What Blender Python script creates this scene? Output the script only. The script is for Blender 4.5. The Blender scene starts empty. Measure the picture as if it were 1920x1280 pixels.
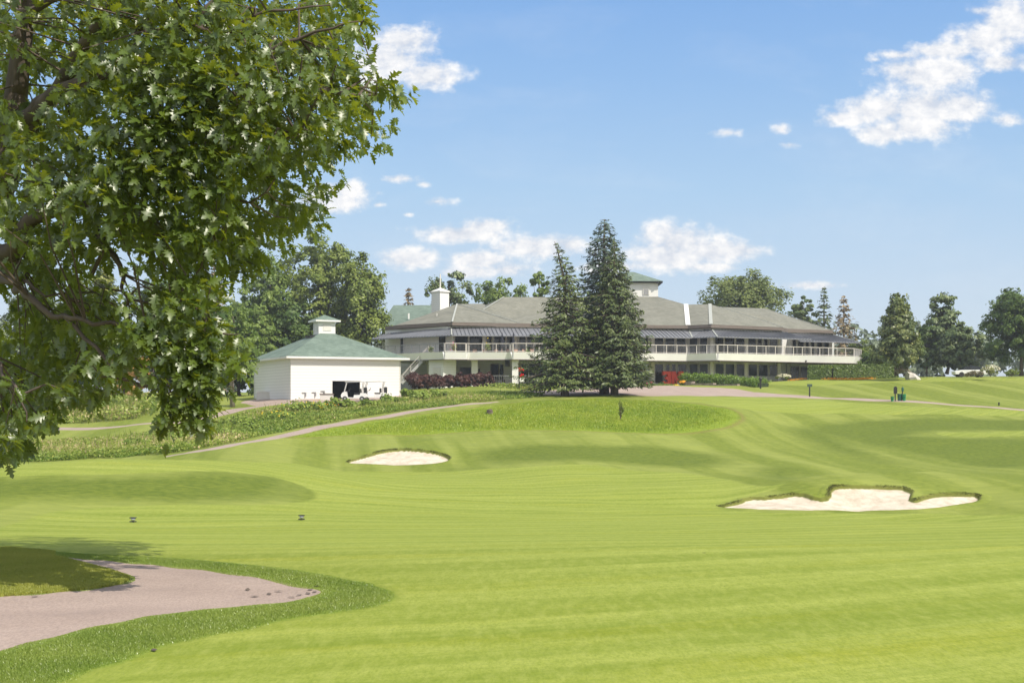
import bpy, math, random
import numpy as np
from mathutils import Vector
rng = np.random.default_rng(7)
random.seed(7)
PI = math.pi
F = 2667.0; CX = 960.0; HZ = 765.0; CAMZ = 1.7
sc = bpy.context.scene
C = sc.collection

# ------------------------------------------------------------------ camera geometry helpers
def P(px, py, d): return np.array([(px-CX)/F*d, d, CAMZ+(HZ-py)/F*d])
def Q(px, d): return np.array([(px-CX)/F*d, d])

# ------------------------------------------------------------------ tagging
ORG = {}
def tag(o, label=None, cat=None, group=None, kind=None):
    if label: o['label'] = label
    if cat: o['category'] = cat
    if group: o['group'] = group
    if kind: o['kind'] = kind
    return o
def thing(name, loc, label, cat, group=None):
    o = bpy.data.objects.new(name, None); C.objects.link(o)
    o.location = tuple(float(a) for a in loc); o.empty_display_size = 0.2
    ORG[o] = np.array(loc, float)
    return tag(o, label, cat, group)
def np_obj(name, V, Fc, mat, parent=None, attr=None, smooth=False, origin=None):
    """V (N,3); Fc list of (M,k) int arrays or one array"""
    V = np.asarray(V, np.float64)
    if isinstance(Fc, np.ndarray): Fc = [Fc]
    if parent is not None: o0 = ORG[parent]
    elif origin is not None: o0 = np.asarray(origin, float)
    else: o0 = np.zeros(3)
    V = V - o0
    me = bpy.data.meshes.new(name)
    me.vertices.add(len(V)); me.vertices.foreach_set('co', V.astype(np.float32).ravel())
    nl = sum(f.size for f in Fc); npol = sum(len(f) for f in Fc)
    me.loops.add(nl); me.polygons.add(npol)
    me.loops.foreach_set('vertex_index', np.concatenate([f.ravel() for f in Fc]).astype(np.int32))
    tot = np.concatenate([np.full(len(f), f.shape[1]) for f in Fc])
    st = np.concatenate([[0], np.cumsum(tot)[:-1]])
    me.polygons.foreach_set('loop_start', st.astype(np.int32))
    me.polygons.foreach_set('loop_total', tot.astype(np.int32))
    if smooth: me.polygons.foreach_set('use_smooth', np.ones(npol, bool))
    me.update(calc_edges=True)
    if attr:
        for k, a in attr.items():
            at = me.attributes.new(k, 'FLOAT', 'POINT'); at.data.foreach_set('value', np.asarray(a, np.float32))
    me.materials.append(mat)
    o = bpy.data.objects.new(name, me); C.objects.link(o)
    ORG[o] = o0.copy()
    if parent is not None: o.parent = parent
    else: o.location = tuple(o0)
    return o

class MB:
    def __init__(s): s.v = []; s.f = []
    def add(s, vs, fs):
        n = len(s.v); s.v += [tuple(map(float, v)) for v in vs]; s.f += [tuple(i+n for i in f) for f in fs]; return s
    def box(s, c, size, ang=0.0, tilt=0.0):
        """c centre, size (x,y,z), ang rotation about z"""
        hx, hy, hz = size[0]/2, size[1]/2, size[2]/2; ca, sa = math.cos(ang), math.sin(ang)
        vs = []
        for x, y, z in ((-1,-1,-1),(1,-1,-1),(1,1,-1),(-1,1,-1),(-1,-1,1),(1,-1,1),(1,1,1),(-1,1,1)):
            X, Y, Z = x*hx, y*hy, z*hz
            if tilt: X, Z = X*math.cos(tilt)-Z*math.sin(tilt), X*math.sin(tilt)+Z*math.cos(tilt)
            vs.append((c[0]+X*ca-Y*sa, c[1]+X*sa+Y*ca, c[2]+Z))
        return s.add(vs, [(0,3,2,1),(4,5,6,7),(0,1,5,4),(1,2,6,5),(2,3,7,6),(3,0,4,7)])
    def wallseg(s, a, b, z0, z1, t, out=0.0):
        """slab along plan line a->b; out = offset to the right-hand (viewer) side"""
        a = np.array(a[:2], float); b = np.array(b[:2], float); d = b-a; L = np.linalg.norm(d); d /= L
        n = np.array([d[1], -d[0]])
        c = (a+b)/2 + n*(out+t/2)
        return s.box((c[0], c[1], (z0+z1)/2), (L, t, z1-z0), math.atan2(d[1], d[0]))
    def prism(s, pts, z0, z1):
        n = len(pts)
        a = sum(pts[i][0]*pts[(i+1)%n][1]-pts[(i+1)%n][0]*pts[i][1] for i in range(n))
        if a < 0: pts = pts[::-1]
        vs = [(p[0],p[1],z0) for p in pts]+[(p[0],p[1],z1) for p in pts]
        return s.add(vs, [tuple(range(n))[::-1], tuple(range(n,2*n))]+[(i,(i+1)%n,n+(i+1)%n,n+i) for i in range(n)])
    def bar(s, a, b, w, h=None):
        a = np.array(a, float); b = np.array(b, float); h = h or w
        d = b-a; d /= max(1e-9, np.linalg.norm(d))
        up = np.array([0,0,1.]) if abs(d[2]) < .95 else np.array([1.,0,0])
        x = np.cross(d, up); x /= np.linalg.norm(x); y = np.cross(x, d)
        vs = []
        for p in (a, b):
            for i, j in ((-1,-1),(1,-1),(1,1),(-1,1)): vs.append(p+x*i*w/2+y*j*h/2)
        return s.add(vs, [(0,1,2,3),(7,6,5,4),(0,4,5,1),(1,5,6,2),(2,6,7,3),(3,7,4,0)])
    def tube(s, pts, rad, n=8, cap=True):
        pts = [np.array(p, float) for p in pts]; m = len(pts)
        if not hasattr(rad, '__len__'): rad = [rad]*m
        vs = []
        for i, p in enumerate(pts):
            d = pts[min(i+1,m-1)]-pts[max(i-1,0)]; d /= max(1e-9, np.linalg.norm(d))
            up = np.array([0,1.,0]) if abs(d[1]) < .9 else np.array([1.,0,0])
            x = np.cross(d, up); x /= np.linalg.norm(x); y = np.cross(d, x)
            for k in range(n):
                t = 2*PI*k/n; vs.append(p+rad[i]*(x*math.cos(t)+y*math.sin(t)))
        fs = [(i*n+k, i*n+(k+1)%n, (i+1)*n+(k+1)%n, (i+1)*n+k) for i in range(m-1) for k in range(n)]
        if cap: fs += [tuple(range(n))[::-1], tuple(range((m-1)*n, m*n))]
        return s.add(vs, fs)
    def lathe(s, c, prof, n=16):
        vs = []; m = len(prof)
        for r, z in prof:
            for k in range(n): vs.append((c[0]+r*math.cos(2*PI*k/n), c[1]+r*math.sin(2*PI*k/n), c[2]+z))
        fs = [(i*n+k, i*n+(k+1)%n, (i+1)*n+(k+1)%n, (i+1)*n+k) for i in range(m-1) for k in range(n)]
        fs += [tuple(range(n))[::-1], tuple(range((m-1)*n, m*n))]
        return s.add(vs, fs)
    def disc(s, c, r, w, axis, n=18):
        axis = np.array(axis, float); axis /= np.linalg.norm(axis)
        return s.tube([np.array(c)-axis*w/2, np.array(c)+axis*w/2], r, n)
    def build(s, name, mat, parent=None, origin=None, smooth=False, bevel=0):
        o0 = ORG[parent] if parent is not None else (np.array(origin, float) if origin is not None else np.zeros(3))
        me = bpy.data.meshes.new(name)
        me.from_pydata([tuple(np.array(v)-o0) for v in s.v], [], s.f); me.update()
        if smooth:
            me.polygons.foreach_set('use_smooth', np.ones(len(me.polygons), bool))
        me.materials.append(mat)
        o = bpy.data.objects.new(name, me); C.objects.link(o); ORG[o] = o0.copy()
        if parent is not None: o.parent = parent
        else: o.location = tuple(o0)
        if bevel:
            b = o.modifiers.new('bevel', 'BEVEL'); b.width = bevel; b.segments = 2; b.limit_method = 'ANGLE'
        return o

# ------------------------------------------------------------------ materials
def newmat(name):
    m = bpy.data.materials.new(name); m.use_nodes = True; nt = m.node_tree
    for n in list(nt.nodes): nt.nodes.remove(n)
    out = nt.nodes.new('ShaderNodeOutputMaterial')
    return m, nt, out
def N(nt, t, **k):
    n = nt.nodes.new(t)
    for a, v in k.items():
        if a.startswith('i_'): n.inputs[a[2:]].default_value = v
        else: setattr(n, a, v)
    return n
def rgba(c): return (c[0], c[1], c[2], 1)
def noise(nt, vec, scale, detail=3, rough=.55, dist=0):
    n = N(nt, 'ShaderNodeTexNoise'); n.inputs['Scale'].default_value = scale; n.inputs['Detail'].default_value = detail
    n.inputs['Roughness'].default_value = rough; n.inputs['Distortion'].default_value = dist
    if vec is not None: nt.links.new(vec, n.inputs['Vector'])
    return n.outputs['Fac']
def mapping(nt, vec, scale=(1,1,1), rot=(0,0,0)):
    n = N(nt, 'ShaderNodeMapping'); n.inputs['Scale'].default_value = scale; n.inputs['Rotation'].default_value = rot
    nt.links.new(vec, n.inputs['Vector']); return n.outputs[0]
def mixc(nt, fac, a, b, blend='MIX'):
    n = N(nt, 'ShaderNodeMix', data_type='RGBA', blend_type=blend)
    for sock, v in ((0, fac), (6, a), (7, b)):
        if isinstance(v, (int, float)): n.inputs[sock].default_value = v
        elif isinstance(v, tuple): n.inputs[sock].default_value = rgba(v)
        else: nt.links.new(v, n.inputs[sock])
    return n.outputs[2]
def math_(nt, op, a, b=0.0, c=None, clamp=False):
    n = N(nt, 'ShaderNodeMath', operation=op, use_clamp=clamp)
    for i, v in enumerate((a, b) if c is None else (a, b, c)):
        if isinstance(v, (int, float)): n.inputs[i].default_value = v
        else: nt.links.new(v, n.inputs[i])
    return n.outputs[0]
def ramp01(nt, v, lo, hi):
    n = N(nt, 'ShaderNodeMapRange', clamp=True); n.inputs['From Min'].default_value = lo; n.inputs['From Max'].default_value = hi
    nt.links.new(v, n.inputs['Value']); return n.outputs[0]
def attr(nt, name): return N(nt, 'ShaderNodeAttribute', attribute_name=name).outputs['Fac']
def bump(nt, h, strength, dist=.02):
    b = N(nt, 'ShaderNodeBump'); b.inputs['Strength'].default_value = strength; b.inputs['Distance'].default_value = dist
    nt.links.new(h, b.inputs['Height']); return b.outputs[0]

def pmat(name, col, rough=.7, var=.12, scale=3.0, metal=0.0, bumps=0.0, spec=.5, stretch=(1,1,1), dirt=None):
    m, nt, out = newmat(name)
    tc = N(nt, 'ShaderNodeTexCoord').outputs['Object']
    v = mapping(nt, tc, stretch)
    n = noise(nt, v, scale, 5)
    n2 = ramp01(nt, n, .3, .7)
    c = mixc(nt, n2, tuple(x*(1-var) for x in col), tuple(min(1, x*(1+var)) for x in col))
    if dirt:
        n3 = ramp01(nt, noise(nt, v, scale*.3, 4), .5, .75)
        c = mixc(nt, math_(nt, 'MULTIPLY', n3, .5), c, dirt)
    b = N(nt, 'ShaderNodeBsdfPrincipled'); b.inputs['Roughness'].default_value = rough; b.inputs['Metallic'].default_value = metal
    b.inputs['Specular IOR Level'].default_value = spec
    nt.links.new(c, b.inputs['Base Color'])
    if bumps: nt.links.new(bump(nt, n, bumps), b.inputs['Normal'])
    nt.links.new(b.outputs[0], out.inputs[0]); return m

def siding_mat(name, col, pitch=.30, line=.80):
    m, nt, out = newmat(name)
    tc = N(nt, 'ShaderNodeTexCoord').outputs['Object']
    z = N(nt, 'ShaderNodeSeparateXYZ'); nt.links.new(tc, z.inputs[0])
    fr = math_(nt, 'FRACT', math_(nt, 'DIVIDE', z.outputs[2], pitch))
    n = ramp01(nt, noise(nt, mapping(nt, tc, (.4,.4,1)), .5, 4), .3, .7)
    c = mixc(nt, n, tuple(x*.97 for x in col), col)
    dark = math_(nt, 'LESS_THAN', fr, .26)
    c = mixc(nt, math_(nt, 'MULTIPLY', dark, 1-line), c, tuple(x*.35 for x in col))
    b = N(nt, 'ShaderNodeBsdfPrincipled'); b.inputs['Roughness'].default_value = .55
    nt.links.new(c, b.inputs['Base Color'])
    nt.links.new(bump(nt, fr, .25, .02), b.inputs['Normal'])
    nt.links.new(b.outputs[0], out.inputs[0]); return m

def shingle_mat(name, c1, c2, row=.16):
    m, nt, out = newmat(name)
    tc = N(nt, 'ShaderNodeTexCoord').outputs['Object']
    z = N(nt, 'ShaderNodeSeparateXYZ'); nt.links.new(tc, z.inputs[0])
    rz = math_(nt, 'FLOOR', math_(nt, 'DIVIDE', z.outputs[2], row*.5))
    xx = math_(nt, 'FLOOR', math_(nt, 'MULTIPLY', math_(nt, 'ADD', z.outputs[0], math_(nt, 'MULTIPLY', z.outputs[1], .7)), 2.6))
    cmb = N(nt, 'ShaderNodeCombineXYZ'); nt.links.new(xx, cmb.inputs[0]); nt.links.new(rz, cmb.inputs[1])
    wn = N(nt, 'ShaderNodeTexWhiteNoise'); nt.links.new(cmb.outputs[0], wn.inputs[0])
    fr = math_(nt, 'FRACT', math_(nt, 'DIVIDE', z.outputs[2], row))
    n = ramp01(nt, noise(nt, tc, .6, 6), .35, .65)
    f = math_(nt, 'ADD', math_(nt, 'MULTIPLY', wn.outputs[0], .55), math_(nt, 'MULTIPLY', n, .45))
    c = mixc(nt, f, c1, c2)
    c = mixc(nt, math_(nt, 'MULTIPLY', math_(nt, 'LESS_THAN', fr, .16), .3), c, (.03,.03,.03))
    b = N(nt, 'ShaderNodeBsdfPrincipled'); b.inputs['Roughness'].default_value = .9; b.inputs['Specular IOR Level'].default_value = .2
    nt.links.new(c, b.inputs['Base Color']); nt.links.new(bump(nt, wn.outputs[0], .3, .02), b.inputs['Normal'])
    nt.links.new(b.outputs[0], out.inputs[0]); return m

def leaf_mat(name, c1, c2, trans=.35, gloss=.08, tcol=None, rough=.45, c3=None):
    m, nt, out = newmat(name)
    a = attr(nt, 'v')
    c = mixc(nt, ramp01(nt, a, 0, 1), c1, c2)
    if c3: c = mixc(nt, ramp01(nt, a, .9, .97), c, c3)
    d = N(nt, 'ShaderNodeBsdfDiffuse'); nt.links.new(c, d.inputs[0])
    t = N(nt, 'ShaderNodeBsdfTranslucent')
    if tcol: nt.links.new(mixc(nt, .6, c, tcol), t.inputs[0])
    else: nt.links.new(c, t.inputs[0])
    ms = N(nt, 'ShaderNodeMixShader'); ms.inputs[0].default_value = trans
    nt.links.new(d.outputs[0], ms.inputs[1]); nt.links.new(t.outputs[0], ms.inputs[2])
    g = N(nt, 'ShaderNodeBsdfGlossy'); g.inputs['Roughness'].default_value = rough; g.inputs[0].default_value = (1,1,1,1)
    m2 = N(nt, 'ShaderNodeMixShader'); m2.inputs[0].default_value = gloss
    nt.links.new(ms.outputs[0], m2.inputs[1]); nt.links.new(g.outputs[0], m2.inputs[2])
    nt.links.new(m2.outputs[0], out.inputs[0]); return m

def glass_mat(name, col, rough=.08):
    m, nt, out = newmat(name)
    tc = N(nt, 'ShaderNodeTexCoord').outputs['Object']
    n = ramp01(nt, noise(nt, mapping(nt, tc, (1,1,.5)), .9, 4), .35, .65)
    c = mixc(nt, n, tuple(x*.5 for x in col), tuple(x*1.6 for x in col))
    b = N(nt, 'ShaderNodeBsdfPrincipled'); b.inputs['Roughness'].default_value = rough; b.inputs['Specular IOR Level'].default_value = .5
    nt.links.new(c, b.inputs['Base Color']); nt.links.new(b.outputs[0], out.inputs[0]); return m

M = {}
M['white_siding'] = siding_mat('white_siding', (.80,.79,.77))
M['white'] = pmat('white_paint', (.80,.78,.76), .5, .05, 1.0)
M['offwhite'] = pmat('offwhite_trim', (.66,.64,.60), .5, .06, 1.0)
M['fascia_white'] = pmat('fascia_white', (.88,.87,.86), .5, .05, .5)
M['soffit'] = pmat('soffit', (.30,.27,.24), .8, .08)
M['brown_trim'] = pmat('brown_trim', (.16,.13,.11), .6, .1)
M['shingle_gray'] = shingle_mat('gray_brown_shingles', (.165,.165,.135), (.26,.255,.212))
M['shingle_green'] = shingle_mat('green_shingles', (.115,.16,.13), (.205,.265,.22))
M['metal_roof'] = pmat('standing_seam_metal', (.19,.195,.215), .5, .12, .8, metal=.1)
M['seam'] = pmat('seam_metal', (.11,.115,.13), .5, .1)
M['flashing'] = pmat('pale_flashing', (.40,.41,.37), .5, .06)
M['glass'] = glass_mat('dark_window_glass', (.010,.014,.018))
M['glass_green'] = glass_mat('greenish_window_glass', (.022,.034,.028), .15)
M['rail'] = pmat('pale_rail_metal', (.58,.54,.50), .4, .05)
M['rail_grey'] = pmat('grey_rail_metal', (.30,.30,.31), .4, .05)
M['stair'] = pmat('grey_stair', (.40,.40,.40), .6, .08)
M['black'] = pmat('black_plastic', (.018,.018,.02), .4, .1)
M['dark'] = pmat('dark_interior', (.03,.03,.03), .8, .2)
M['red'] = pmat('bright_red_paint', (.90,.085,.045), .5, .05)
M['green_plastic'] = pmat('green_plastic', (.01,.20,.07), .45, .1)
M['dkgreen'] = pmat('dark_green_paint', (.01,.09,.06), .45, .1)
M['stone'] = pmat('stone_blocks', (.27,.22,.19), .9, .45, 1.6, bumps=.8)
M['concrete'] = pmat('pale_concrete', (.55,.52,.48), .85, .12, 2.0, bumps=.2)
M['cart_body'] = pmat('cart_white_body', (.75,.75,.75), .3, .05)
M['cart_roof'] = pmat('cart_roof', (.45,.47,.50), .4, .05)
M['tyre'] = pmat('rubber', (.02,.02,.02), .8, .1)
M['steel'] = pmat('steel', (.5,.5,.52), .3, .05, metal=.8)
M['plexi'] = pmat('cart_windscreen', (.35,.38,.42), .1, .05)
M['wicker'] = pmat('tan_wicker', (.42,.26,.19), .8, .2, 6)
M['umbrella'] = pmat('black_canvas', (.02,.022,.035), .85, .2)
M['terracotta'] = pmat('pot_clay', (.45,.30,.20), .8, .1)
M['mulch'] = pmat('mulch', (.12,.07,.05), .95, .4, 3, bumps=.8)
M['sign_panel'] = pmat('sign_panel', (.05,.09,.06), .6, .2)
M['screen'] = pmat('screen_panel', (.04,.05,.055), .2, .2)
def bark(name, c): return pmat(name, c, .9, .35, 5.0, bumps=.8, stretch=(1,1,.25))
M['bark'] = bark('grey_brown_bark', (.11,.085,.065))
M['bark_light'] = bark('pale_bark', (.24,.20,.16))
M['bark_oak'] = bark('oak_bark', (.105,.08,.065))
M['leaf_oak'] = leaf_mat('oak_leaf', (.045,.088,.010), (.125,.185,.018), .40, .065, (.50,.53,.02), .42)
M['leaf_mid'] = leaf_mat('leaf_mid_green', (.11,.18,.038), (.255,.335,.075), .32, .02)
M['leaf_olive'] = leaf_mat('leaf_olive', (.135,.19,.035), (.27,.325,.07), .3, .02)
M['leaf_dark'] = leaf_mat('leaf_dark_green', (.07,.125,.033), (.17,.235,.058), .28, .02)
M['leaf_yellow'] = leaf_mat('leaf_yellow_green', (.16,.20,.03), (.30,.31,.05), .3, .04)
M['leaf_lime'] = leaf_mat('leaf_lime', (.13,.24,.03), (.26,.36,.05), .3, .04)
M['leaf_linden'] = leaf_mat('leaf_linden', (.085,.125,.032), (.21,.24,.06), .25, .04, c3=(.45,.44,.16))
M['leaf_brown'] = leaf_mat('leaf_brown_grey', (.22,.19,.12), (.32,.28,.18), .15, .02)
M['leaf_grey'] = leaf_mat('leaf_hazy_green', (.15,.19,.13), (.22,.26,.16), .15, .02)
M['leaf_orange'] = leaf_mat('leaf_orange', (.30,.20,.05), (.42,.22,.07), .25, .02)
M['leaf_birch'] = leaf_mat('leaf_birch', (.135,.18,.052), (.27,.315,.10), .28, .02)
M['needle_green'] = leaf_mat('needle_green', (.065,.105,.030), (.155,.19,.055), .12, .03)
M['needle_blue'] = leaf_mat('needle_blue', (.060,.095,.072), (.135,.18,.14), .1, .03)
M['needle_olive'] = leaf_mat('needle_olive', (.060,.098,.034), (.15,.18,.062), .12, .03)
M['needle_brown'] = leaf_mat('needle_brown', (.20,.16,.09), (.34,.26,.16), .1, .02)
M['needle_pine'] = leaf_mat('needle_pine', (.09,.14,.055), (.21,.255,.09), .12, .03)
M['leaf_purple'] = leaf_mat('leaf_purple', (.060,.024,.020), (.125,.050,.036), .2, .03)
M['leaf_hedge'] = leaf_mat('leaf_hedge', (.10,.16,.03), (.20,.28,.055), .2, .03)
M['blade'] = leaf_mat('grass_blade', (.19,.30,.04), (.38,.46,.095), .4, .04, rough=.35)
M['blade_dry'] = leaf_mat('grass_blade_island', (.29,.33,.045), (.46,.46,.085), .35, .04)
M['blade_long'] = leaf_mat('long_grass_blade', (.20,.31,.022), (.42,.47,.055), .35, .03)
M['blade_lip'] = leaf_mat('bunker_lip_blade', (.05,.06,.018), (.13,.14,.035), .15, .02)
M['meadow'] = leaf_mat('meadow_plants', (.14,.23,.03), (.40,.45,.09), .35, .02, c3=(.56,.46,.24))
M['meadow_green'] = leaf_mat('meadow_shrub', (.18,.27,.045), (.34,.42,.085), .3, .02)
M['fl_yellow'] = leaf_mat('yellow_flower', (.75,.52,.04), (.80,.62,.08), .2, .0)
M['fl_orange'] = leaf_mat('orange_flower', (.80,.33,.03), (.85,.45,.05), .2, .0)
M['fl_pink'] = leaf_mat('pink_flower', (.65,.12,.22), (.75,.25,.35), .2, .0)
M['fl_red'] = leaf_mat('red_flower', (.65,.02,.03), (.80,.05,.05), .2, .0)
M['fl_cream'] = leaf_mat('cream_flower', (.60,.55,.40), (.75,.72,.55), .2, .0)

# ------------------------------------------------------------------ terrain
ctrl_px = [  # px, py, depth
 (-200,1400,7.1),(960,1400,7.1),(2100,1400,7.1),
 (0,1280,8.8),(960,1280,8.8),(1920,1280,8.8),(0,1120,12.8),(500,1100,13.4),(960,1130,12.5),(1920,1130,12.5),
 (100,1045,16.2),(-300,1050,15.8),(700,1040,16.8),(1300,1035,17.4),(2100,1035,17.4),
 (0,1012,21),(400,1012,22.5),(960,1005,25),(1500,1003,26),(2100,1003,26),
 (0,985,32),(250,980,37),(566,976,38),(1000,975,42),(1500,972,44),(2100,972,44),
 (-250,975,33),(150,950,43),(450,946,45),(760,948,50),(1100,953,54),(1350,956,57.5),(1600,960,57.5),(1850,960,57.5),(2200,960,57),
 # left mound
 (0,935,43),(-300,930,43),(0,905,48),(250,905,49),(430,920,49),(590,925,52),(0,878,55),(150,864,58),(350,862,61),(480,885,57),(560,890,60),
 (480,868,68),(620,885,70),(720,915,60),(900,915,64),(1100,925,62),(1300,925,63),(720,890,74),(900,888,76),
 # left bunker
 (640,874,84),(740,876,83.5),(840,868,84.5),(700,849,87.5),(780,848,87.5),(560,858,84),(560,843,90),(900,862,86),
 # middle hill
 (1060,868,80),(1200,882,78),(1000,842,90),(1150,850,89),(1290,870,84),(600,832,94),(750,830,95),(900,820,98),(1060,812,99),(1220,816,100),(1350,835,98),
 (1500,850,95),(1380,890,76),(1480,890,78),(1480,876,82),(1560,888,80),
 (560,818,97),(850,800,106),(1050,790,109),(1250,790,110),(1390,790,110),(850,776,115),(1050,765,121),(1250,762,122),(1390,765,121),
 (900,756,128),(1050,748,132),(1200,748,134),(1360,750,133),(1060,741,140),(1150,739,142),(1320,742,145),
 # plaza and lawn at the clubhouse
 (1060,731,155),(1250,733,158),(1400,738,155),(1560,745,152),(1000,727,168),(1200,725,172),(1250,721,184),(1000,722,182),(900,724,174),(840,728,170),(1350,722,176),
 (1440,716,182),(1500,722,170),(1600,713,180),(1520,712,188),(1750,709,180),(1900,708,180),(2100,707,180),(1700,742,153),(1920,767,138),(2150,775,135),
 (1600,725,166),(1800,727,166),(1950,735,160),
 (1550,765,134),(1750,775,131),(1950,785,128),(1650,800,120),(1850,803,117),(2050,806,115),(1700,818,108),(1850,818,107),(2000,819,107),(1560,820,108),
 (1650,845,98),(1850,850,96),(2050,855,94),(1400,815,105),(1500,800,116),
 # right bunker mound
 (1350,953,59),(1600,957,59),(1830,944,60.5),(1450,930,61.5),(1500,923,62),(1560,908,63),(1700,914,63),(1800,925,62.3),(1900,925,62),(2050,930,61),
 (1450,906,66),(1560,890,67.5),(1680,884,68.5),(1800,890,68),(1920,900,67),(2100,910,66),
 # left meadow valley
 (885,756,127),(750,775,117),(600,795,107),(450,828,95),(330,853,84),(560,805,103),(450,845,84),
 (545,749,143),(660,749,143),(760,742,146),(500,757,138),(400,765,136),(430,762,140),(800,735,152),(700,758,132),(650,770,124),(540,790,113),
 (300,800,121),(370,790,130),(150,803,128),(0,812,124),(-200,815,124),(200,845,100),(0,860,96),(-200,865,95),(100,838,108),(0,835,112),(300,838,98),
 (250,775,142),(100,770,150),(-100,770,150),(350,752,160),(150,752,168),(-100,752,170),(500,742,165),(650,740,170),
]
zr_extra = [  # px, zrel, depth (hidden or far ground)
 (1560,-3.7,74),(1700,-3.6,76),(1900,-3.5,76),(150,-3.3,70),(0,-3.4,72),(350,-3.2,72),(-250,-3.4,70),(150,-3.6,82),(-200,-3.6,82),
 (700,2.6,210),(900,3.0,205),(1200,3.1,215),(1500,3.6,215),(1800,4.2,215),(2100,4.2,215),(300,1.6,210),(0,1.6,210),(-200,1.6,210),
 (960,3.2,260),(1500,3.8,260),(1900,4.3,260),(400,2.2,260),(0,2.2,260),(-300,2.2,260),(2300,4.3,260),
]
cp = [P(*c) for c in ctrl_px]
for px, zr, d in zr_extra: cp.append(np.array([(px-CX)/F*d, d, CAMZ+zr]))
for X, Y, Z in ((0,0,0),(-6,0,0),(6,0,0),(-20,10,0),(20,10,0),(-30,30,-1),(35,30,-1),(0,-20,0),(-40,-10,0),(40,-10,0),(-8,4,0),(8,4,0),(-45,60,-1.5),(60,60,-2),(90,110,-1),(110,180,4),(-110,180,3),(-80,110,-1)):
    cp.append(np.array([X,Y,Z], float))
cp = np.array(cp)
S = np.array([1.0, 1.0])
def U(r2): return np.where(r2 > 1e-12, r2*np.log(np.maximum(r2, 1e-12)), 0)
def warp(xy):  # radial-log warp keeps near and far detail in proportion
    xy = np.asarray(xy, float); r = np.hypot(xy[:,0], xy[:,1]+6)+1e-6
    k = np.log1p(r/10)/r*3
    return np.stack([xy[:,0]*k, (xy[:,1]+6)*k], 1)
cw = warp(cp[:,:2]); n_ = len(cp)
K = U(((cw[:,None]-cw[None])**2).sum(2)) + np.eye(n_)*1e-3
Pm = np.hstack([np.ones((n_,1)), cw]); A_ = np.zeros((n_+3,n_+3)); A_[:n_,:n_] = K; A_[:n_,n_:] = Pm; A_[n_:,:n_] = Pm.T
sol = np.linalg.solve(A_, np.concatenate([cp[:,2], np.zeros(3)]))
def sstep(a, b, x): t = np.clip((x-a)/(b-a), 0, 1); return t*t*(3-2*t)
def H0(xy):
    xy = np.atleast_2d(np.asarray(xy, float)); out = np.empty(len(xy))
    for i in range(0, len(xy), 20000):
        w = warp(xy[i:i+20000]); u = U(((w[:,None]-cw[None])**2).sum(2))
        out[i:i+20000] = u@sol[:n_] + sol[n_] + w@sol[n_+1:]
    r = np.hypot(xy[:,0], xy[:,1]); back = sstep(10, -25, xy[:,1])
    side = sstep(.42, .62, np.abs(xy[:,0])/(np.abs(xy[:,1])+8))*sstep(12, 40, r)
    t = np.maximum(sstep(215, 300, r), side)
    base = 1.7+3.2*sstep(120, 300, r) - 1.7*sstep(60, 0, r)
    out = out*(1-t) + base*t
    out = out*(1-back)
    return out
def sdf(poly, xy):
    """signed distance, positive inside"""
    poly = np.asarray(poly, float); xy = np.asarray(xy, float)
    lo = poly.min(0)-3; hi = poly.max(0)+3
    res = np.full(len(xy), -3.0); m = np.all((xy > lo) & (xy < hi), 1); p = xy[m]
    if not len(p): return res
    best = np.full(len(p), 1e9); ins = np.zeros(len(p), bool)
    n = len(poly)
    for i in range(n):
        a = poly[i]; b = poly[(i+1)%n]; ab = b-a
        t = np.clip(((p-a)@ab)/max(1e-9, ab@ab), 0, 1)
        d = np.hypot(*(p-a-t[:,None]*ab).T); best = np.minimum(best, d)
        c = ((a[1] > p[:,1]) != (b[1] > p[:,1])) & (p[:,0] < (b[0]-a[0])*(p[:,1]-a[1])/(b[1]-a[1]+1e-12)+a[0])
        ins ^= c
    res[m] = np.clip(np.where(ins, best, -best), -3, 8)
    return res
def smooth_poly(pts, k=2):
    pts = np.asarray(pts, float)
    for _ in range(k):
        nx = np.roll(pts, -1, 0); pts = np.stack([pts*.75+nx*.25, pts*.25+nx*.75], 1).reshape(-1, 2)
    return pts
_ys = np.concatenate([np.arange(4, 30, .1), np.arange(30, 260, .25)])
def hit(px, py, far=False, H=H0):
    x = (px-CX)/F; z = CAMZ+(HZ-py)/F*_ys
    h = H(np.stack([x*_ys, _ys], 1)); below = z < h
    idx = np.where(below)[0]
    if far: # last visible crossing
        cr = np.where(~below[:-1] & below[1:])[0]
        if len(cr): i = cr[-1]+1
        else: i = idx[0] if len(idx) else len(_ys)-1
    else: i = idx[0] if len(idx) else len(_ys)-1
    i = max(i, 1); a = z[i-1]-h[i-1]; b = z[i]-h[i]; t = a/(a-b) if a != b else 0
    t = min(max(t, 0), 1); y = _ys[i-1]*(1-t)+_ys[i]*t
    return np.array([x*y, y])
def hits(pts): return np.array([hit(a, b) for a, b in pts])
def dil(pts, k=1.0): return pts

def wob(poly, amp, seed=0):
    return poly
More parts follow.
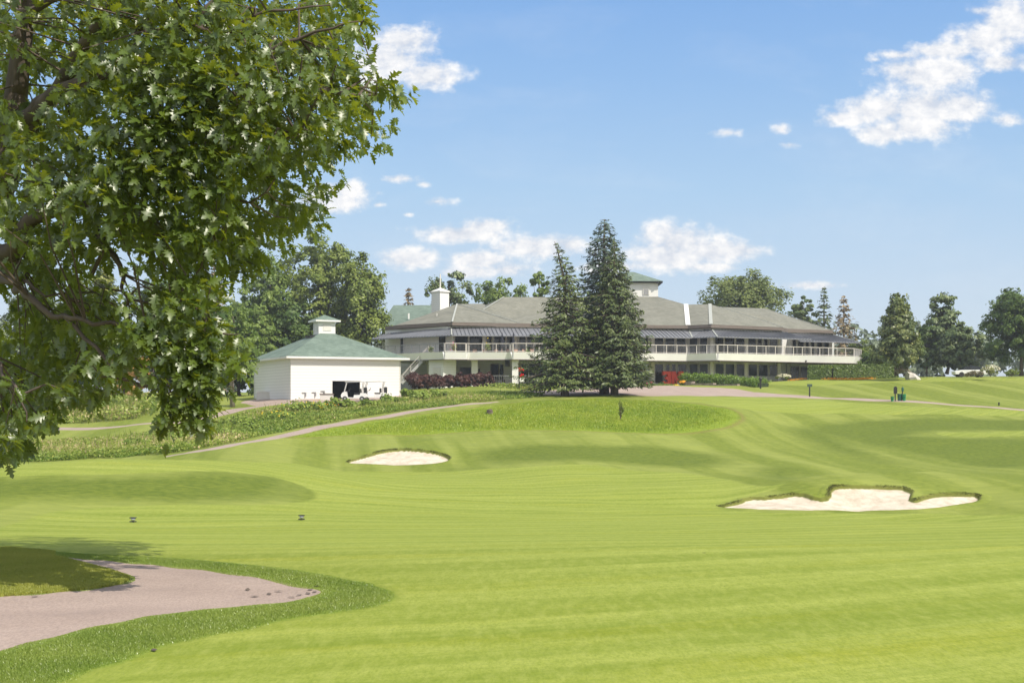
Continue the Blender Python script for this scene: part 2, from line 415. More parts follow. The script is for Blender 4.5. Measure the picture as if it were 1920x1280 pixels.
# outlines of the ground covers and dark slope patches (traced where they lie on the terrain)
bunkR = hits(smooth_poly([(1338,953),(1380,944),(1400,934),(1445,933),(1500,922),(1535,934),(1552,930),(1556,912),(1575,909),(1640,912),(1714,917),(1706,941),(1745,929),(1800,926),(1838,927),(1838,941),(1780,950),(1700,956),(1600,958),(1500,955),(1430,955)],1))
bunkL = hits(smooth_poly([(638,868),(690,852),(715,844),(750,841),(800,845),(845,855),(842,863),(800,870),(750,874),(700,871)],2))
pathF = hits(smooth_poly([(-260,1275),(0,1221),(80,1199),(150,1181),(218,1167),(297,1152),(396,1141),(515,1131),(570,1124),(596,1116),(604,1109),(594,1104),(570,1100),(534,1092),(455,1077),(400,1070),(317,1061),(200,1050),(105,1042),(160,1056),(225,1073),(247,1084),(225,1096),(150,1106),(0,1118),(-260,1132)],1))
stripF = hits(smooth_poly([(-300,1420),(60,1298),(110,1276),(210,1240),(328,1204),(435,1183),(554,1157),(693,1137),(738,1124),(736,1112),(712,1100),(594,1075),(435,1055),(277,1043),(119,1037),(0,1024),(-300,1010)],1))
fair1 = hits(smooth_poly([(-500,1300),(-300,1040),(-100,1030),(-60,1010),(30,978),(100,958),(200,950),(330,947),(500,948),(590,938),(596,925),(560,905),(500,890),(350,883),(120,890),(-200,900),(-300,870),(0,872),(140,862),(300,860),(430,864),(560,868),(620,882),(720,884),(850,884),(1000,874),(1100,870),(1210,884),(1320,890),(1395,906),(1440,912),(1480,903),(1450,918),(1390,935),(1330,954),(1400,959),(1600,962),(2250,962),(2300,1500),(-500,1500)],1))
fair2 = hits(smooth_poly([(1200,745),(1290,742),(1400,745),(1560,752),(1750,764),(2100,775),(2100,784),(1900,780),(1700,776),(1560,776),(1440,772),(1330,758)],2))
green3 = hits(smooth_poly([(1740,812),(1850,808),(2100,808),(2100,818),(1850,818),(1780,817)],1))
lawn4 = hits(smooth_poly([(1420,717),(1520,713),(1700,710),(2100,708),(2100,711),(1800,714),(1600,719),(1480,724)],1))
longg = hits(smooth_poly([(520,822),(610,818),(700,816),(770,817),(860,809),(1000,806),(1100,808),(1230,815),(1330,809),(1395,790),(1385,770),(1320,758),(1180,747),(1020,748),(930,758),(860,768),(740,782),(600,806)],2))
shrubline = hits([(0,0)]) if False else None
meadA = hits(smooth_poly([(-200,872),(0,868),(230,856),(330,851),(450,826),(560,803),(740,771),(890,754),(1000,745),(1030,741),(900,737),(800,742),(740,752),(650,760),(560,762),(470,775),(400,795),(250,822),(100,828),(-200,828)],1))
meadB = hits(smooth_poly([(60,795),(-200,800),(-200,765),(60,762),(200,755),(280,752),(300,770),(240,790),(150,793)],1))
darkR1 = hits(smooth_poly([(130,895),(250,890),(400,884),(520,888),(575,905),(578,920),(540,935),(400,942),(200,940),(0,935),(-200,930),(-200,905)],1))  # dark patches: darker rough plus the shade of turned-away slopes, as colour
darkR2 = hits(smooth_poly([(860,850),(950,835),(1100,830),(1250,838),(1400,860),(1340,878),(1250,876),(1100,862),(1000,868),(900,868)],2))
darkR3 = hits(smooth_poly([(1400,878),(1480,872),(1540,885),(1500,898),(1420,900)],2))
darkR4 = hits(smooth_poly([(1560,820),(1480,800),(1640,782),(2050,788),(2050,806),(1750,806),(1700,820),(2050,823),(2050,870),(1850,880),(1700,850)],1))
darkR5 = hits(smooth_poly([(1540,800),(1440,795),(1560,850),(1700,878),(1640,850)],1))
def ribbon(pts, w):
    g = hits(pts); t = np.gradient(g, axis=0); nrm = np.stack([t[:,1], -t[:,0]], 1); nrm /= np.linalg.norm(nrm, axis=1)[:,None]
    w = np.asarray(w if hasattr(w, '__len__') else [w]*len(g))[:,None]/2
    return np.vstack([g+nrm*w, (g-nrm*w)[::-1]])
pathMid = ribbon([(310,855),(360,848),(450,832),(560,810),(680,787),(780,771),(880,757),(935,752)], [.9,1.1,1.25,1.4,1.5,1.5,1.2,.5])
pathLeft = ribbon([(-200,812),(0,808),(100,804),(230,799),(330,792),(370,788),(420,775),(470,763),(540,754)], 2.4)
plaza = hits([(1060,739),(1150,734),(1200,731),(1290,729),(1350,730),(1420,736),(1500,741),(1600,746),(1750,754),(1925,767),(2100,775),(2100,780),(1920,770),(1750,757),(1560,748),(1400,743),(1300,742),(1180,741)])
walk2 = hits([(940,737),(1000,733),(1100,727),(1200,723),(1280,724),(1380,729),(1420,735),(1300,733),(1180,735),(1100,740),(1000,741)])
plazaFar = hits([(1690,707),(1860,706),(1900,704),(1700,704)])
apron = hits(smooth_poly([(480,762),(545,757),(700,757),(760,746),(760,738),(545,741),(440,752)],1))

bL0, bL1 = bunkL[:,1].min(), bunkL[:,1].max(); bR0, bR1 = bunkR[:,1].min(), bunkR[:,1].max()
def Hc(xy, sds=None):
    xy = np.atleast_2d(np.asarray(xy, float)); z = H0(xy)
    for poly, y0, y1, dep in ((bunkL, bL0, bL1, .14), (bunkR, bR0, bR1, .11)):
        s = sdf(poly, xy); m = s > -.4
        k = np.clip((xy[:,1]-y0)/(y1-y0), 0, 1)
        z = z - np.where(m, sstep(-.02, .14, s)*(.03+dep*sstep(.15,.6,k)), 0)
        z = z + np.where(m, np.exp(-((s+.15)/.3)**2)*.06*k, 0)
    for p_, dz in ((pathF, .006),):
        s = sdf(p_, xy); z = z - sstep(-.05, .06, s)*dz
    r = np.hypot(xy[:,0], xy[:,1])
    w = sstep(18, 60, r)
    z = z + w*.05*np.sin(xy[:,0]*.7+1.3*np.sin(xy[:,1]*.23))*np.sin(xy[:,1]*.55+np.sin(xy[:,0]*.31))
    return z
def G(px, py):
    xy = hit(px, py); return np.array([xy[0], xy[1], Hc(xy)[0]])
def GZ(x, y): return float(Hc([[x, y]])[0])

# polar sheet
th = np.radians(np.concatenate([np.arange(-180,-26,4.0), np.arange(-26,-21.5,.25), np.arange(-21.5,21.5,.042), np.arange(21.5,26,.25), np.arange(26,180.01,4.0)]))
rs = [0.6]
while rs[-1] < 900:
    r = rs[-1]
    if r < 8: st = r*.06
    elif r < 17: st = r*.008
    elif 58.2 < r < 66: st = .10
    elif 84 < r < 91: st = .16
    elif r < 230: st = r*.0085
    else: st = r*.05
    rs.append(r+st)
rs = np.array(rs)
TH, RR = np.meshgrid(th, rs)
GX = (RR*np.sin(TH)).ravel(); GY = (RR*np.cos(TH)).ravel()
gxy = np.stack([GX, GY], 1); gz = Hc(gxy)
nr, nt_ = RR.shape
i0 = (np.arange(nr-1)[:,None]*nt_+np.arange(nt_-1)[None]).ravel()
faces = np.stack([i0, i0+nt_, i0+nt_+1, i0+1], 1)
gV = np.stack([GX, GY, gz], 1)
def mx(*a): return np.maximum.reduce(a)
s_fair = mx(sdf(fair1, gxy)); s_strip = sdf(stripF, gxy); s_path = mx(sdf(pathF, gxy))
s_fair = np.minimum(s_fair, -s_strip)
s_fair2 = mx(sdf(fair2, gxy), sdf(green3, gxy), sdf(lawn4, gxy)); s_fairall = mx(s_fair, s_fair2)
s_pathfar = mx(sdf(pathMid, gxy), sdf(pathLeft, gxy)); s_plaza = mx(sdf(plaza, gxy), sdf(walk2, gxy), sdf(plazaFar, gxy), sdf(apron, gxy))
s_sand = mx(sdf(bunkL, gxy), sdf(bunkR, gxy)); s_long = sdf(longg, gxy); s_mead = mx(sdf(meadA, gxy), sdf(meadB, gxy))
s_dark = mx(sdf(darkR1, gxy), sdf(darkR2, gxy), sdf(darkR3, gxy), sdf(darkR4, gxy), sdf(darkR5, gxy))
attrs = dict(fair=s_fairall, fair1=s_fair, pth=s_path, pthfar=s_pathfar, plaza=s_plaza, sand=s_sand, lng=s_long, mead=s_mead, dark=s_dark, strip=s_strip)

def ground_material():
    m, nt, out = newmat('golf_ground')
    geo = N(nt, 'ShaderNodeNewGeometry').outputs['Position']
    def mask(name, lo, hi, nz=None, amp=0.0):
        a = attr(nt, name)
        if nz is not None: a = math_(nt, 'ADD', a, math_(nt, 'MULTIPLY', math_(nt, 'SUBTRACT', nz, .5), amp))
        return ramp01(nt, a, lo, hi)
    nf = noise(nt, geo, 45, 3, .6)          # blade-scale
    nm = noise(nt, geo, 3.0, 5, .6)
    nl = noise(nt, geo, .22, 4, .55)
    nedge = noise(nt, geo, 1.2, 4)
    # mowing streaks: long soft lines running across the fairway and bending away to the right
    sep = N(nt, 'ShaderNodeSeparateXYZ'); nt.links.new(geo, sep.inputs[0])
    x, y = sep.outputs[0], sep.outputs[1]
    q = math_(nt, 'SUBTRACT', y, math_(nt, 'MULTIPLY', x, .42))
    q = math_(nt, 'SUBTRACT', q, math_(nt, 'MULTIPLY', math_(nt, 'MULTIPLY', x, x), .014))
    cb = N(nt, 'ShaderNodeCombineXYZ'); nt.links.new(math_(nt, 'MULTIPLY', x, .10), cb.inputs[0]); nt.links.new(q, cb.inputs[1])
    st1 = ramp01(nt, noise(nt, cb.outputs[0], .55, 5, .62, .4), .32, .68)
    st2 = ramp01(nt, noise(nt, cb.outputs[0], 2.6, 5, .65, .3), .32, .68)
    wv = math_(nt, 'SINE', math_(nt, 'ADD', math_(nt, 'MULTIPLY', q, 3.6), math_(nt, 'MULTIPLY', noise(nt, cb.outputs[0], .8, 3, .5), 9.0)))
    wv = ramp01(nt, wv, -.6, .6)
    # wide mowing bands on the hill, running down towards the camera
    q2 = math_(nt, 'ADD', math_(nt, 'MULTIPLY', x, .95), math_(nt, 'MULTIPLY', y, .12))
    cb2 = N(nt, 'ShaderNodeCombineXYZ'); nt.links.new(q2, cb2.inputs[0]); nt.links.new(math_(nt, 'MULTIPLY', y, .03), cb2.inputs[1])
    band = ramp01(nt, noise(nt, cb2.outputs[0], .30, 4, .6), .43, .57)
    # fairway colour
    f = math_(nt, 'ADD', math_(nt, 'MULTIPLY', st1, .34), math_(nt, 'MULTIPLY', st2, .26))
    f = math_(nt, 'ADD', f, math_(nt, 'ADD', math_(nt, 'MULTIPLY', nl, .14), math_(nt, 'MULTIPLY', wv, .24)))
    c_f = mixc(nt, f, FAIR_A, FAIR_B)
    yel = ramp01(nt, noise(nt, cb.outputs[0], .9, 3, .5, .5), .55, .75)
    c_f = mixc(nt, math_(nt, 'MULTIPLY', yel, .35), c_f, FAIR_C)
    c_f = mixc(nt, math_(nt, 'MULTIPLY', ramp01(nt, noise(nt, mapping(nt, geo, (1,.28,1)), 42, 3, .7), .42, .66), .45), c_f, (.12,.17,.015))
    c_f = mixc(nt, math_(nt, 'MULTIPLY', ramp01(nt, noise(nt, mapping(nt, geo, (1,.25,1)), 9, 5, .7), .45, .68), .30), c_f, (.42,.44,.12))
    # rough colour
    c_r = mixc(nt, ramp01(nt, nm, .3, .7), ROUGH_A, ROUGH_B)
    c_r = mixc(nt, math_(nt, 'MULTIPLY', band, .70), c_r, ROUGH_C)
    c_r = mixc(nt, mask('dark', -1.0, 1.6, nedge, 2.0), c_r, mixc(nt, ramp01(nt, nm, .3, .7), DARK_A, DARK_B))  # slope shade painted into the albedo together with the darker rough
    mott = ramp01(nt, noise(nt, mapping(nt, geo, (.5,1.2,1)), 1.1, 7, .72), .36, .64)
    c_r = mixc(nt, math_(nt, 'MULTIPLY', mott, .38), c_r, (.10,.145,.02))
    sc_ = noise(nt, cb.outputs[0], 9.0, 6, .7)
    c_f = mixc(nt, math_(nt, 'MULTIPLY', ramp01(nt, sc_, .50, .68), .42), c_f, (.15,.21,.02))
    c_f = mixc(nt, math_(nt, 'MULTIPLY', ramp01(nt, noise(nt, geo, 14, 5, .75), .52, .70), .30), c_f, (.16,.21,.03))
    col = mixc(nt, mask('fair', -.12, .12, nedge, .25), c_r, c_f)
    # divots and clippings
    vo = N(nt, 'ShaderNodeTexVoronoi'); vo.inputs['Scale'].default_value = 1.3; nt.links.new(mapping(nt, geo, (1,.35,1)), vo.inputs['Vector'])
    spot = math_(nt, 'LESS_THAN', vo.outputs['Distance'], math_(nt, 'MULTIPLY', nm, .055))
    vo2 = N(nt, 'ShaderNodeTexVoronoi'); vo2.inputs['Scale'].default_value = .6; nt.links.new(mapping(nt, geo, (1,.6,1)), vo2.inputs['Vector'])
    spot2 = math_(nt, 'MULTIPLY', math_(nt, 'LESS_THAN', vo2.outputs['Distance'], math_(nt, 'MULTIPLY', nm, .07)), math_(nt, 'GREATER_THAN', nf, .5))
    sp = math_(nt, 'MULTIPLY', math_(nt, 'MAXIMUM', spot, spot2), mask('fair1', 0, .1))
    col = mixc(nt, math_(nt, 'MULTIPLY', sp, .75), col, (.06,.05,.02))
    # near strip of thicker turf
    col = mixc(nt, mask('strip', -.06, .06, nedge, .3), col, mixc(nt, ramp01(nt, nm, .3, .7), (.13,.21,.026), (.23,.30,.045)))
    # long grass
    col = mixc(nt, mask('lng', -.1, .5, nedge, .4), col, mixc(nt, ramp01(nt, nm, .3, .7), (.14,.22,.016), (.27,.33,.035)))
    col = mixc(nt, math_(nt, 'MULTIPLY', math_(nt, 'SUBTRACT', mask('lng', -.45, -.1, nedge, .3), mask('lng', -.1, .3, nedge, .3), clamp=True), .6), col, (.20,.16,.05))
    col = mixc(nt, mask('mead', -.4, .6, nedge, 1.2), col, mixc(nt, ramp01(nt, nm, .3, .7), (.13,.17,.03), (.24,.26,.07)))
    # paths
    ap = noise(nt, geo, 60, 2, .7); ap2 = ramp01(nt, noise(nt, geo, .7, 5, .6), .3, .7)
    c_p = mixc(nt, ap2, (.37,.285,.245), (.46,.36,.31))
    c_p = mixc(nt, math_(nt, 'MULTIPLY', ramp01(nt, noise(nt, mapping(nt, geo, (1,.35,1)), 55, 4, .8), .42, .62), .5), c_p, (.21,.165,.15))
    c_p = mixc(nt, math_(nt, 'MULTIPLY', ramp01(nt, noise(nt, mapping(nt, geo, (.4,1,1)), 1.3, 6, .7), .5, .7), .35), c_p, (.25,.20,.18))
    col = mixc(nt, mask('pthfar', -.1, .1, nedge, .3), col, c_p)
    col = mixc(nt, mask('plaza', -.1, .1, nedge, .2), col, mixc(nt, ap2, (.34,.26,.22), (.42,.33,.28)))
    col = mixc(nt, math_(nt, 'MULTIPLY', mask('pth', -.10, -.02, nm, .12), .7), col, (.12,.10,.05))
    col = mixc(nt, mask('pth', -.03, .0, nm, .07), col, c_p)
    # sand
    rake = ramp01(nt, noise(nt, mapping(nt, geo, (1,.7,1)), 1.6, 7, .75), .36, .60)
    c_s = mixc(nt, rake, (.47,.395,.30), (.67,.58,.47))
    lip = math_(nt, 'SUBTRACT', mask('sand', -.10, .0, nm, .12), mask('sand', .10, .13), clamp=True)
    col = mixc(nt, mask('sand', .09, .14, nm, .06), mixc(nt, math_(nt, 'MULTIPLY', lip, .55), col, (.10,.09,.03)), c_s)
    b = N(nt, 'ShaderNodeBsdfPrincipled'); b.inputs['Roughness'].default_value = .9; b.inputs['Specular IOR Level'].default_value = .12
    nt.links.new(col, b.inputs['Base Color'])
    hgt = math_(nt, 'ADD', math_(nt, 'MULTIPLY', nf, .4), nm)
    nt.links.new(bump(nt, hgt, .35, .03), b.inputs['Normal'])
    nt.links.new(b.outputs[0], out.inputs[0]); return m
FAIR_A, FAIR_B, FAIR_C = (.150,.205,.014), (.370,.405,.088), (.37,.36,.022)
ROUGH_A, ROUGH_B, ROUGH_C = (.130,.168,.018), (.235,.275,.042), (.31,.34,.078)
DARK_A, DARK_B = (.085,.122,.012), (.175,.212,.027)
M['ground'] = ground_material()

fc = faces
def fm(a): return a[fc].mean(1)
cls = np.zeros(len(fc), int)
cls[fm(s_mead) > 0] = 5
cls[fm(s_long) > 0] = 4
cls[fm(s_fairall) > 0] = 1
cls[fm(s_pathfar) > 0] = 2
cls[fm(s_plaza) > 0] = 3
cls[fm(s_path) > 0] = 6
cls[fm(s_sand) > .1] = 7
names = {0:'rough_grass', 1:'fairway', 2:'cart_path', 3:'driveway', 4:'unmown_bank', 5:'meadow_ground', 6:'foreground_path', 7:'bunker_sand'}
for k, nm_ in names.items():
    sel = fc[cls == k]
    if not len(sel): continue
    u, inv = np.unique(sel.ravel(), return_inverse=True)
    at = {a: v[u] for a, v in attrs.items()}
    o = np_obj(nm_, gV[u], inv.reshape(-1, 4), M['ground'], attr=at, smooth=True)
    tag(o, kind='structure')

# ------------------------------------------------------------------ vegetation generators
def unit(v): return v/np.maximum(1e-9, np.linalg.norm(v, axis=-1, keepdims=True))
def cards(pos, nrm, size, rs_, aspect=1.5, spin=None):
    """rhombus leaf cards"""
    n = len(pos); nrm = unit(nrm)
    r = unit(rs_.normal(size=(n,3))) if spin is None else unit(spin)
    t = unit(np.cross(nrm, r)); b = np.cross(nrm, t)
    size = np.broadcast_to(np.asarray(size, float), (n,))[:,None]
    V = np.stack([pos+t*size*.5*aspect, pos+b*size*.5, pos-t*size*.5*aspect, pos-b*size*.5], 1).reshape(-1,3)
    return V, np.arange(n*4).reshape(n,4)
def blades(pos, h, w, lean, rs_):
    n = len(pos); a = rs_.uniform(0, 2*PI, n); d = np.stack([np.cos(a), np.sin(a), np.zeros(n)], 1)
    la = rs_.uniform(0, 2*PI, n); ln = np.stack([np.cos(la), np.sin(la), np.zeros(n)], 1)*(rs_.uniform(.1, 1, n)*lean*h)[:,None]
    top = pos+ln; top[:,2] += h*.95; mid = pos+ln*.35; mid[:,2] += h*.5
    V = np.stack([pos-d*w[:,None]/2, pos+d*w[:,None]/2, mid+d*w[:,None]*.4, top, mid-d*w[:,None]*.4], 1).reshape(-1,3)
    return V, np.arange(n*5).reshape(n,5)
def sample_poly(poly, n, rs_, smin=0.0, extra=None):
    poly = np.asarray(poly); lo, hi = poly.min(0), poly.max(0); out = []
    tot = 0
    for _ in range(60):
        p = rs_.uniform(lo, hi, (max(n,1000), 2)); s = sdf(poly, p) > smin
        if extra is not None: s &= extra(p)
        p = p[s]; out.append(p); tot += len(p)
        if tot >= n: break
    return np.vstack(out)[:n]

def crown(blobs, nclump, per, cr, ls, rs_, flat=.65, droop=0.0, inner=.45):
    blobs = np.array(blobs, float); vol = blobs[:,3]*blobs[:,4]*blobs[:,5]; area = vol**(2/3)
    bi = rs_.choice(len(blobs), nclump, p=area/area.sum())
    d = unit(rs_.normal(size=(nclump,3))); d[:,2] = np.where(d[:,2] < -.55, -d[:,2]*.6, d[:,2])
    rr = inner+(1-inner)*rs_.uniform(0,1,nclump)**.45
    cc = blobs[bi,:3]+d*blobs[bi,3:]*rr[:,None]
    out = unit(d/blobs[bi,3:]*blobs[bi,3:].mean(1)[:,None])
    k = rs_.poisson(per, nclump)+2; ci = np.repeat(np.arange(nclump), k); n = len(ci)
    off = unit(rs_.normal(size=(n,3)))*(rs_.uniform(.2,1,n)**.6)[:,None]; off[:,2] *= flat
    crr = cr*rs_.uniform(.6,1.35,nclump)
    pos = cc[ci]+off*crr[ci][:,None]
    if droop: pos[:,2] -= droop*np.abs(rs_.normal(size=n))*crr[ci]
    nrm = off*1.0+out[ci]*.7+np.array([0,0,.55])+rs_.normal(size=(n,3))*.45
    v = np.clip(rs_.normal(.45,.2,nclump)[ci]+rs_.normal(0,.18,n), 0, 1)
    V, Fa = cards(pos, nrm, ls*rs_.uniform(.6,1.3,n), rs_)
    return V, Fa, np.repeat(v, 4)

def blob_tree_shape(base, h, w, rs_, trunk_frac=.2, nl=10, kind='round'):
    z0 = base[2]+h*trunk_frac; ch = h*(1-trunk_frac); cz = z0+ch*.5
    bl = [(base[0], base[1], cz, w*.34, w*.34, ch*.36)]
    for i in range(nl):
        t = (i+rs_.uniform(.1,.9))/nl; a = i*2.4+rs_.uniform(-.5,.5)
        if kind == 'cone': rad = w*.5*(1-t)**.8; s = .18+.20*(1-t)
        elif kind == 'flat': rad = w*.5*(.6+.6*t)*(1 if t < .85 else .6); s = .2
        else: rad = w*.5*math.sqrt(max(.02, 1-(2*t-.9)**2/1.3)); s = .28
        s *= rs_.uniform(.8,1.25); r = w*s
        rr = max(0, rad-r*.75)
        bl.append((base[0]+rr*math.cos(a), base[1]+rr*math.sin(a), z0+ch*(.10+.82*t), r, r, min(r*.85, ch*.28)))
    return bl
def decid(name, px, ytop, depth, wpx, mat, label, group=None, base_py=None, kind='round', trunk=.18, n=170, per=34, cr=None, ls=.34, seed=1, droop=0, barkm='bark', cat='tree', nl=11, flat=.65, inner=.45, extra=None, yspread=1.0):
    rs_ = np.random.default_rng(seed)
    x = (px-CX)/F*depth; z0 = GZ(x, depth) if base_py is None else P(px, base_py, depth)[2]
    ztop = P(px, ytop, depth)[2]; h = ztop-z0; w = wpx/F*depth
    t = thing(name, (x, depth, z0), label, cat, group)
    bl = blob_tree_shape((x, depth, z0), h, w, rs_, trunk, nl, kind)
    cr = cr or w*.085
    V, Fa, v = crown(bl, int(n*1.15), per*1.35, cr, ls*.82, rs_, flat, droop, inner)
    # fit crown to intended size
    lo, hi = V.min(0), V.max(0); zt = V[:,2]; k = (ztop-(z0+h*trunk*.8))/(hi[2]-lo[2])
    V[:,2] = (zt-lo[2])*k+z0+h*trunk*.8
    V[:,0] = x+(V[:,0]-(lo[0]+hi[0])/2)*(w/(hi[0]-lo[0]))
    np_obj('crown', V, Fa, M[mat], t, attr={'v': v})
    mb = MB(); rt = max(.12, h*.018)
    top = z0+h*(trunk+.5)
    mb.tube([(x,depth,z0-.3),(x+rs_.normal(0,.01)*h,depth,z0+h*trunk),(x+rs_.normal(0,.02)*h,depth,top),(x,depth,z0+h*.9)], [rt*1.5,rt,rt*.5,rt*.15], 8)
    for b in bl[1:]:
        zz = z0+h*trunk+rs_.uniform(0,.35)*h
        m_ = (x*.5+b[0]*.5, depth*.5+b[1]*.5, (zz+b[2])/2-.1*h*0)
        mb.tube([(x,depth,min(zz,b[2])),m_,(b[0],b[1],b[2])], [rt*.45,rt*.28,rt*.08], 5)
    mb.build('trunk', M[barkm], t, smooth=True)
    return t

def conifer_mesh(x, y, z0, h, w, rs_, levels=34, ls=.5, bare=.06, top_frac=0, irregular=.25, dens=1.0, power=.85, droop=.28, gap=0.0, tipbend=None, up=0.0):
    """needle sprays on whorled branches"""
    pos = []; nrm = []; spin = []; val = []; size = []; twig = []
    for i in range(levels):
        t = (i+rs_.uniform(-.3,.3))/levels; t = min(max(t, 0), .995)
        z = z0+h*(bare+(1-bare)*t)
        L0 = w/2*((1-t)**power)*(1.0 if t > .10 else .82+1.8*t)
        nb = int(5+7*(1-t)*dens)
        if gap and rs_.uniform() < gap: continue
        a0 = rs_.uniform(0, 2*PI)
        bx = x; 
        if tipbend is not None and t > tipbend[0]:
            q = (t-tipbend[0])/(1-tipbend[0]); bx = x+tipbend[1]*q*q
        for k in range(nb):
            a = a0+2*PI*k/nb+rs_.uniform(-.3,.3); L = max(.15, L0*rs_.uniform(1-irregular, 1+irregular*.5))
            d = np.array([math.cos(a), math.sin(a), 0]); m = max(4, int(L*5.2*dens/ (ls/.5)))
            s = np.sqrt(rs_.uniform(.03,1,m))
            zz = z-droop*L*s+ (.20*L*s**3) + up*L*s
            side = np.array([-d[1], d[0], 0]); sw = rs_.normal(0, 1, m)*(.06+.16*L*(1-s*.6))*.9
            p = np.array([bx,y,0])+d*(L*s)[:,None]+side*sw[:,None]; p[:,2] = zz-np.abs(sw)*.25+rs_.normal(0,.06,m)
            for _ in (0,):
                pos.append(p); nn = np.tile(np.array([0,0,.9])+d*.65, (m,1))+rs_.normal(size=(m,3))*.42; nrm.append(nn)
                sp = d*1.0+side*np.sign(sw)[:,None]*.8+np.array([0,0,-.35])+rs_.normal(size=(m,3))*.3
                spin.append(np.cross(nn, sp)); val.append(np.clip(rs_.normal(.4,.1)+rs_.normal(0,.2,m)+.2*s, 0, 1)); size.append(ls*rs_.uniform(.6,1.25,m)*(.65+.35*min(1,L/1.5)))
            twig.append(((bx,y,z),(bx+d[0]*L*.9,y+d[1]*L*.9,z-droop*L*.9+.12*L+up*L*.9), max(.02, .012*L+.015)))
    pos = np.vstack(pos); nrm = np.vstack(nrm); spin = np.vstack(spin); size = np.concatenate(size); v = np.concatenate(val)
    V, Fa = cards(pos, nrm, size*.50, rs_, 2.9, spin=spin)
    return V, Fa, np.repeat(v, 4), twig
def conifer(name, px, ytop, depth, wpx, mat, label, group=None, base_py=None, seed=1, tip=None, trunk_r=None, **k):
    rs_ = np.random.default_rng(seed)
    x = (px-CX)/F*depth; z0 = GZ(x, depth) if base_py is None else P(px, base_py, depth)[2]
    h = P(px, ytop, depth)[2]-z0; w = wpx/F*depth
    t = thing(name, (x, depth, z0), label, 'tree', group)
    V, Fa, v, tw = conifer_mesh(x, depth, z0, h, w, rs_, tipbend=tip, **k)
    np_obj('crown', V, Fa, M[mat], t, attr={'v': v})
    mb = MB(); rt = trunk_r or h*.016
    xt = x+(tip[1] if tip else 0)
    pts = [(x,depth,z0-.3),(x,depth,z0+h*.3),(x,depth,z0+h*(tip[0] if tip else .75)),(xt*.7+x*.3,depth,z0+h*(.93)),(xt,depth,z0+h*.99)]
    mb.tube(pts, [rt*1.25,rt,rt*.45,rt*.18,rt*.06], 8)
    for a, b, r in tw[::2]: mb.tube([a,b], [r*1.6,r*.5], 4, cap=False)
    mb.build('trunk', M['bark'], t, smooth=True)
    return t, V

def shrub(name, px, pyb, depth, wpx, hpx, mat, label, cat='shrub', group=None, seed=1, n=26, per=26, ls=.16, z=None, blobs=5, fl=None, fln=0, flname='blossom', fls=.14):
    rs_ = np.random.default_rng(seed)
    x = (px-CX)/F*depth; z0 = (GZ(x, depth) if pyb is None else P(px, pyb, depth)[2]) if z is None else z
    w = wpx/F*depth*1.22; h = hpx/F*depth*1.12
    t = thing(name, (x, depth, z0), label, cat, group)
    bl = [(x, depth, z0+h*.45, w*.36, w*.36, h*.45)]
    for i in range(blobs):
        a = rs_.uniform(0, 2*PI); bl.append((x+w*.24*math.cos(a), depth+w*.24*math.sin(a), z0+h*rs_.uniform(.22,.72), w*.26, w*.26, h*.28))
    V, Fa, v = crown(bl, n, per, w*.10, ls, rs_, .8)
    np_obj('foliage', V, Fa, M[mat], t, attr={'v': v})
    mb = MB()
    for i in range(5):
        a = rs_.uniform(0,2*PI); mb.tube([(x,depth,z0-.1),(x+w*.25*math.cos(a),depth+w*.25*math.sin(a),z0+h*.7)], [.035,.012], 5)
    mb.build('stem', M['bark'], t)
    if fl:
        d = unit(rs_.normal(size=(fln,3))); d[:,2] = np.abs(d[:,2]); d[:,1] = -np.abs(d[:,1])
        p = np.array([x,depth,z0+h*.5])+d*np.array([w*.5,w*.5,h*.52])
        V, Fa = cards(p, d+rs_.normal(size=(fln,3))*.3, fls*rs_.uniform(.7,1.3,fln), rs_, 1.0)
        np_obj(flname, V, Fa, M[fl], t, attr={'v': np.repeat(rs_.uniform(0,1,fln),4)})
    return t

# ------------------------------------------------------------------ clubhouse
def ray_seg(px, a, b):
    """plan point on the line a-b seen at picture column px, and distance along it"""
    s = (px-CX)/F; a = np.array(a, float); b = np.array(b, float); d = b-a
    t = (s*a[1]-a[0])/(d[0]-s*d[1]); return a+d*t, t*np.linalg.norm(d)
ZC = lambda zr: CAMZ+zr
base_c = np.array([12.0, 184.0, ZC(2.4)])
club = thing('clubhouse', base_c, 'long two-storey white clubhouse with grey-brown hip roofs, metal awnings and a wraparound balcony', 'building')
W = [Q(722,190), Q(840,181), Q(1000,183.5), Q(1289,188), Q(1333,186), Q(1466,192.5), Q(1478,195.5), Q(1558,199.5)]
WB = [W[-1]+np.array([6,24]), np.array([10, 225]), W[0]+np.array([6, 22])]
wallz = (ZC(7.0), ZC(10.35))
body = MB(); body.prism([tuple(p) for p in W]+[tuple(p) for p in WB], ZC(6.25), ZC(10.40))
body.build('upper_wall', M['white_siding'], club)
def insetpoly(k):  # lower storey follows the upper wall except under the patio at the left
    LW = [Q(800,190), Q(855,186.5), Q(1005,187.5), Q(1226,187.0), Q(1289,188), Q(1333,186), Q(1466,192.5), Q(1478,195.5), Q(1545,198.8)]
    return LW
LW = insetpoly(0)
mb = MB(); mb.prism([tuple(p) for p in LW]+[tuple(WB[0]+np.array([-2,-1])), tuple(WB[1]), tuple(WB[2])], ZC(1.6), ZC(6.24))
mb.build('lower_wall', M['white_siding'], club)
# dark frieze between awning and main eave
mb = MB(); mb.prism([tuple(p*.9985) for p in W]+[tuple(p) for p in WB], ZC(10.402), ZC(10.9)); mb.build('frieze', M['brown_trim'], club)
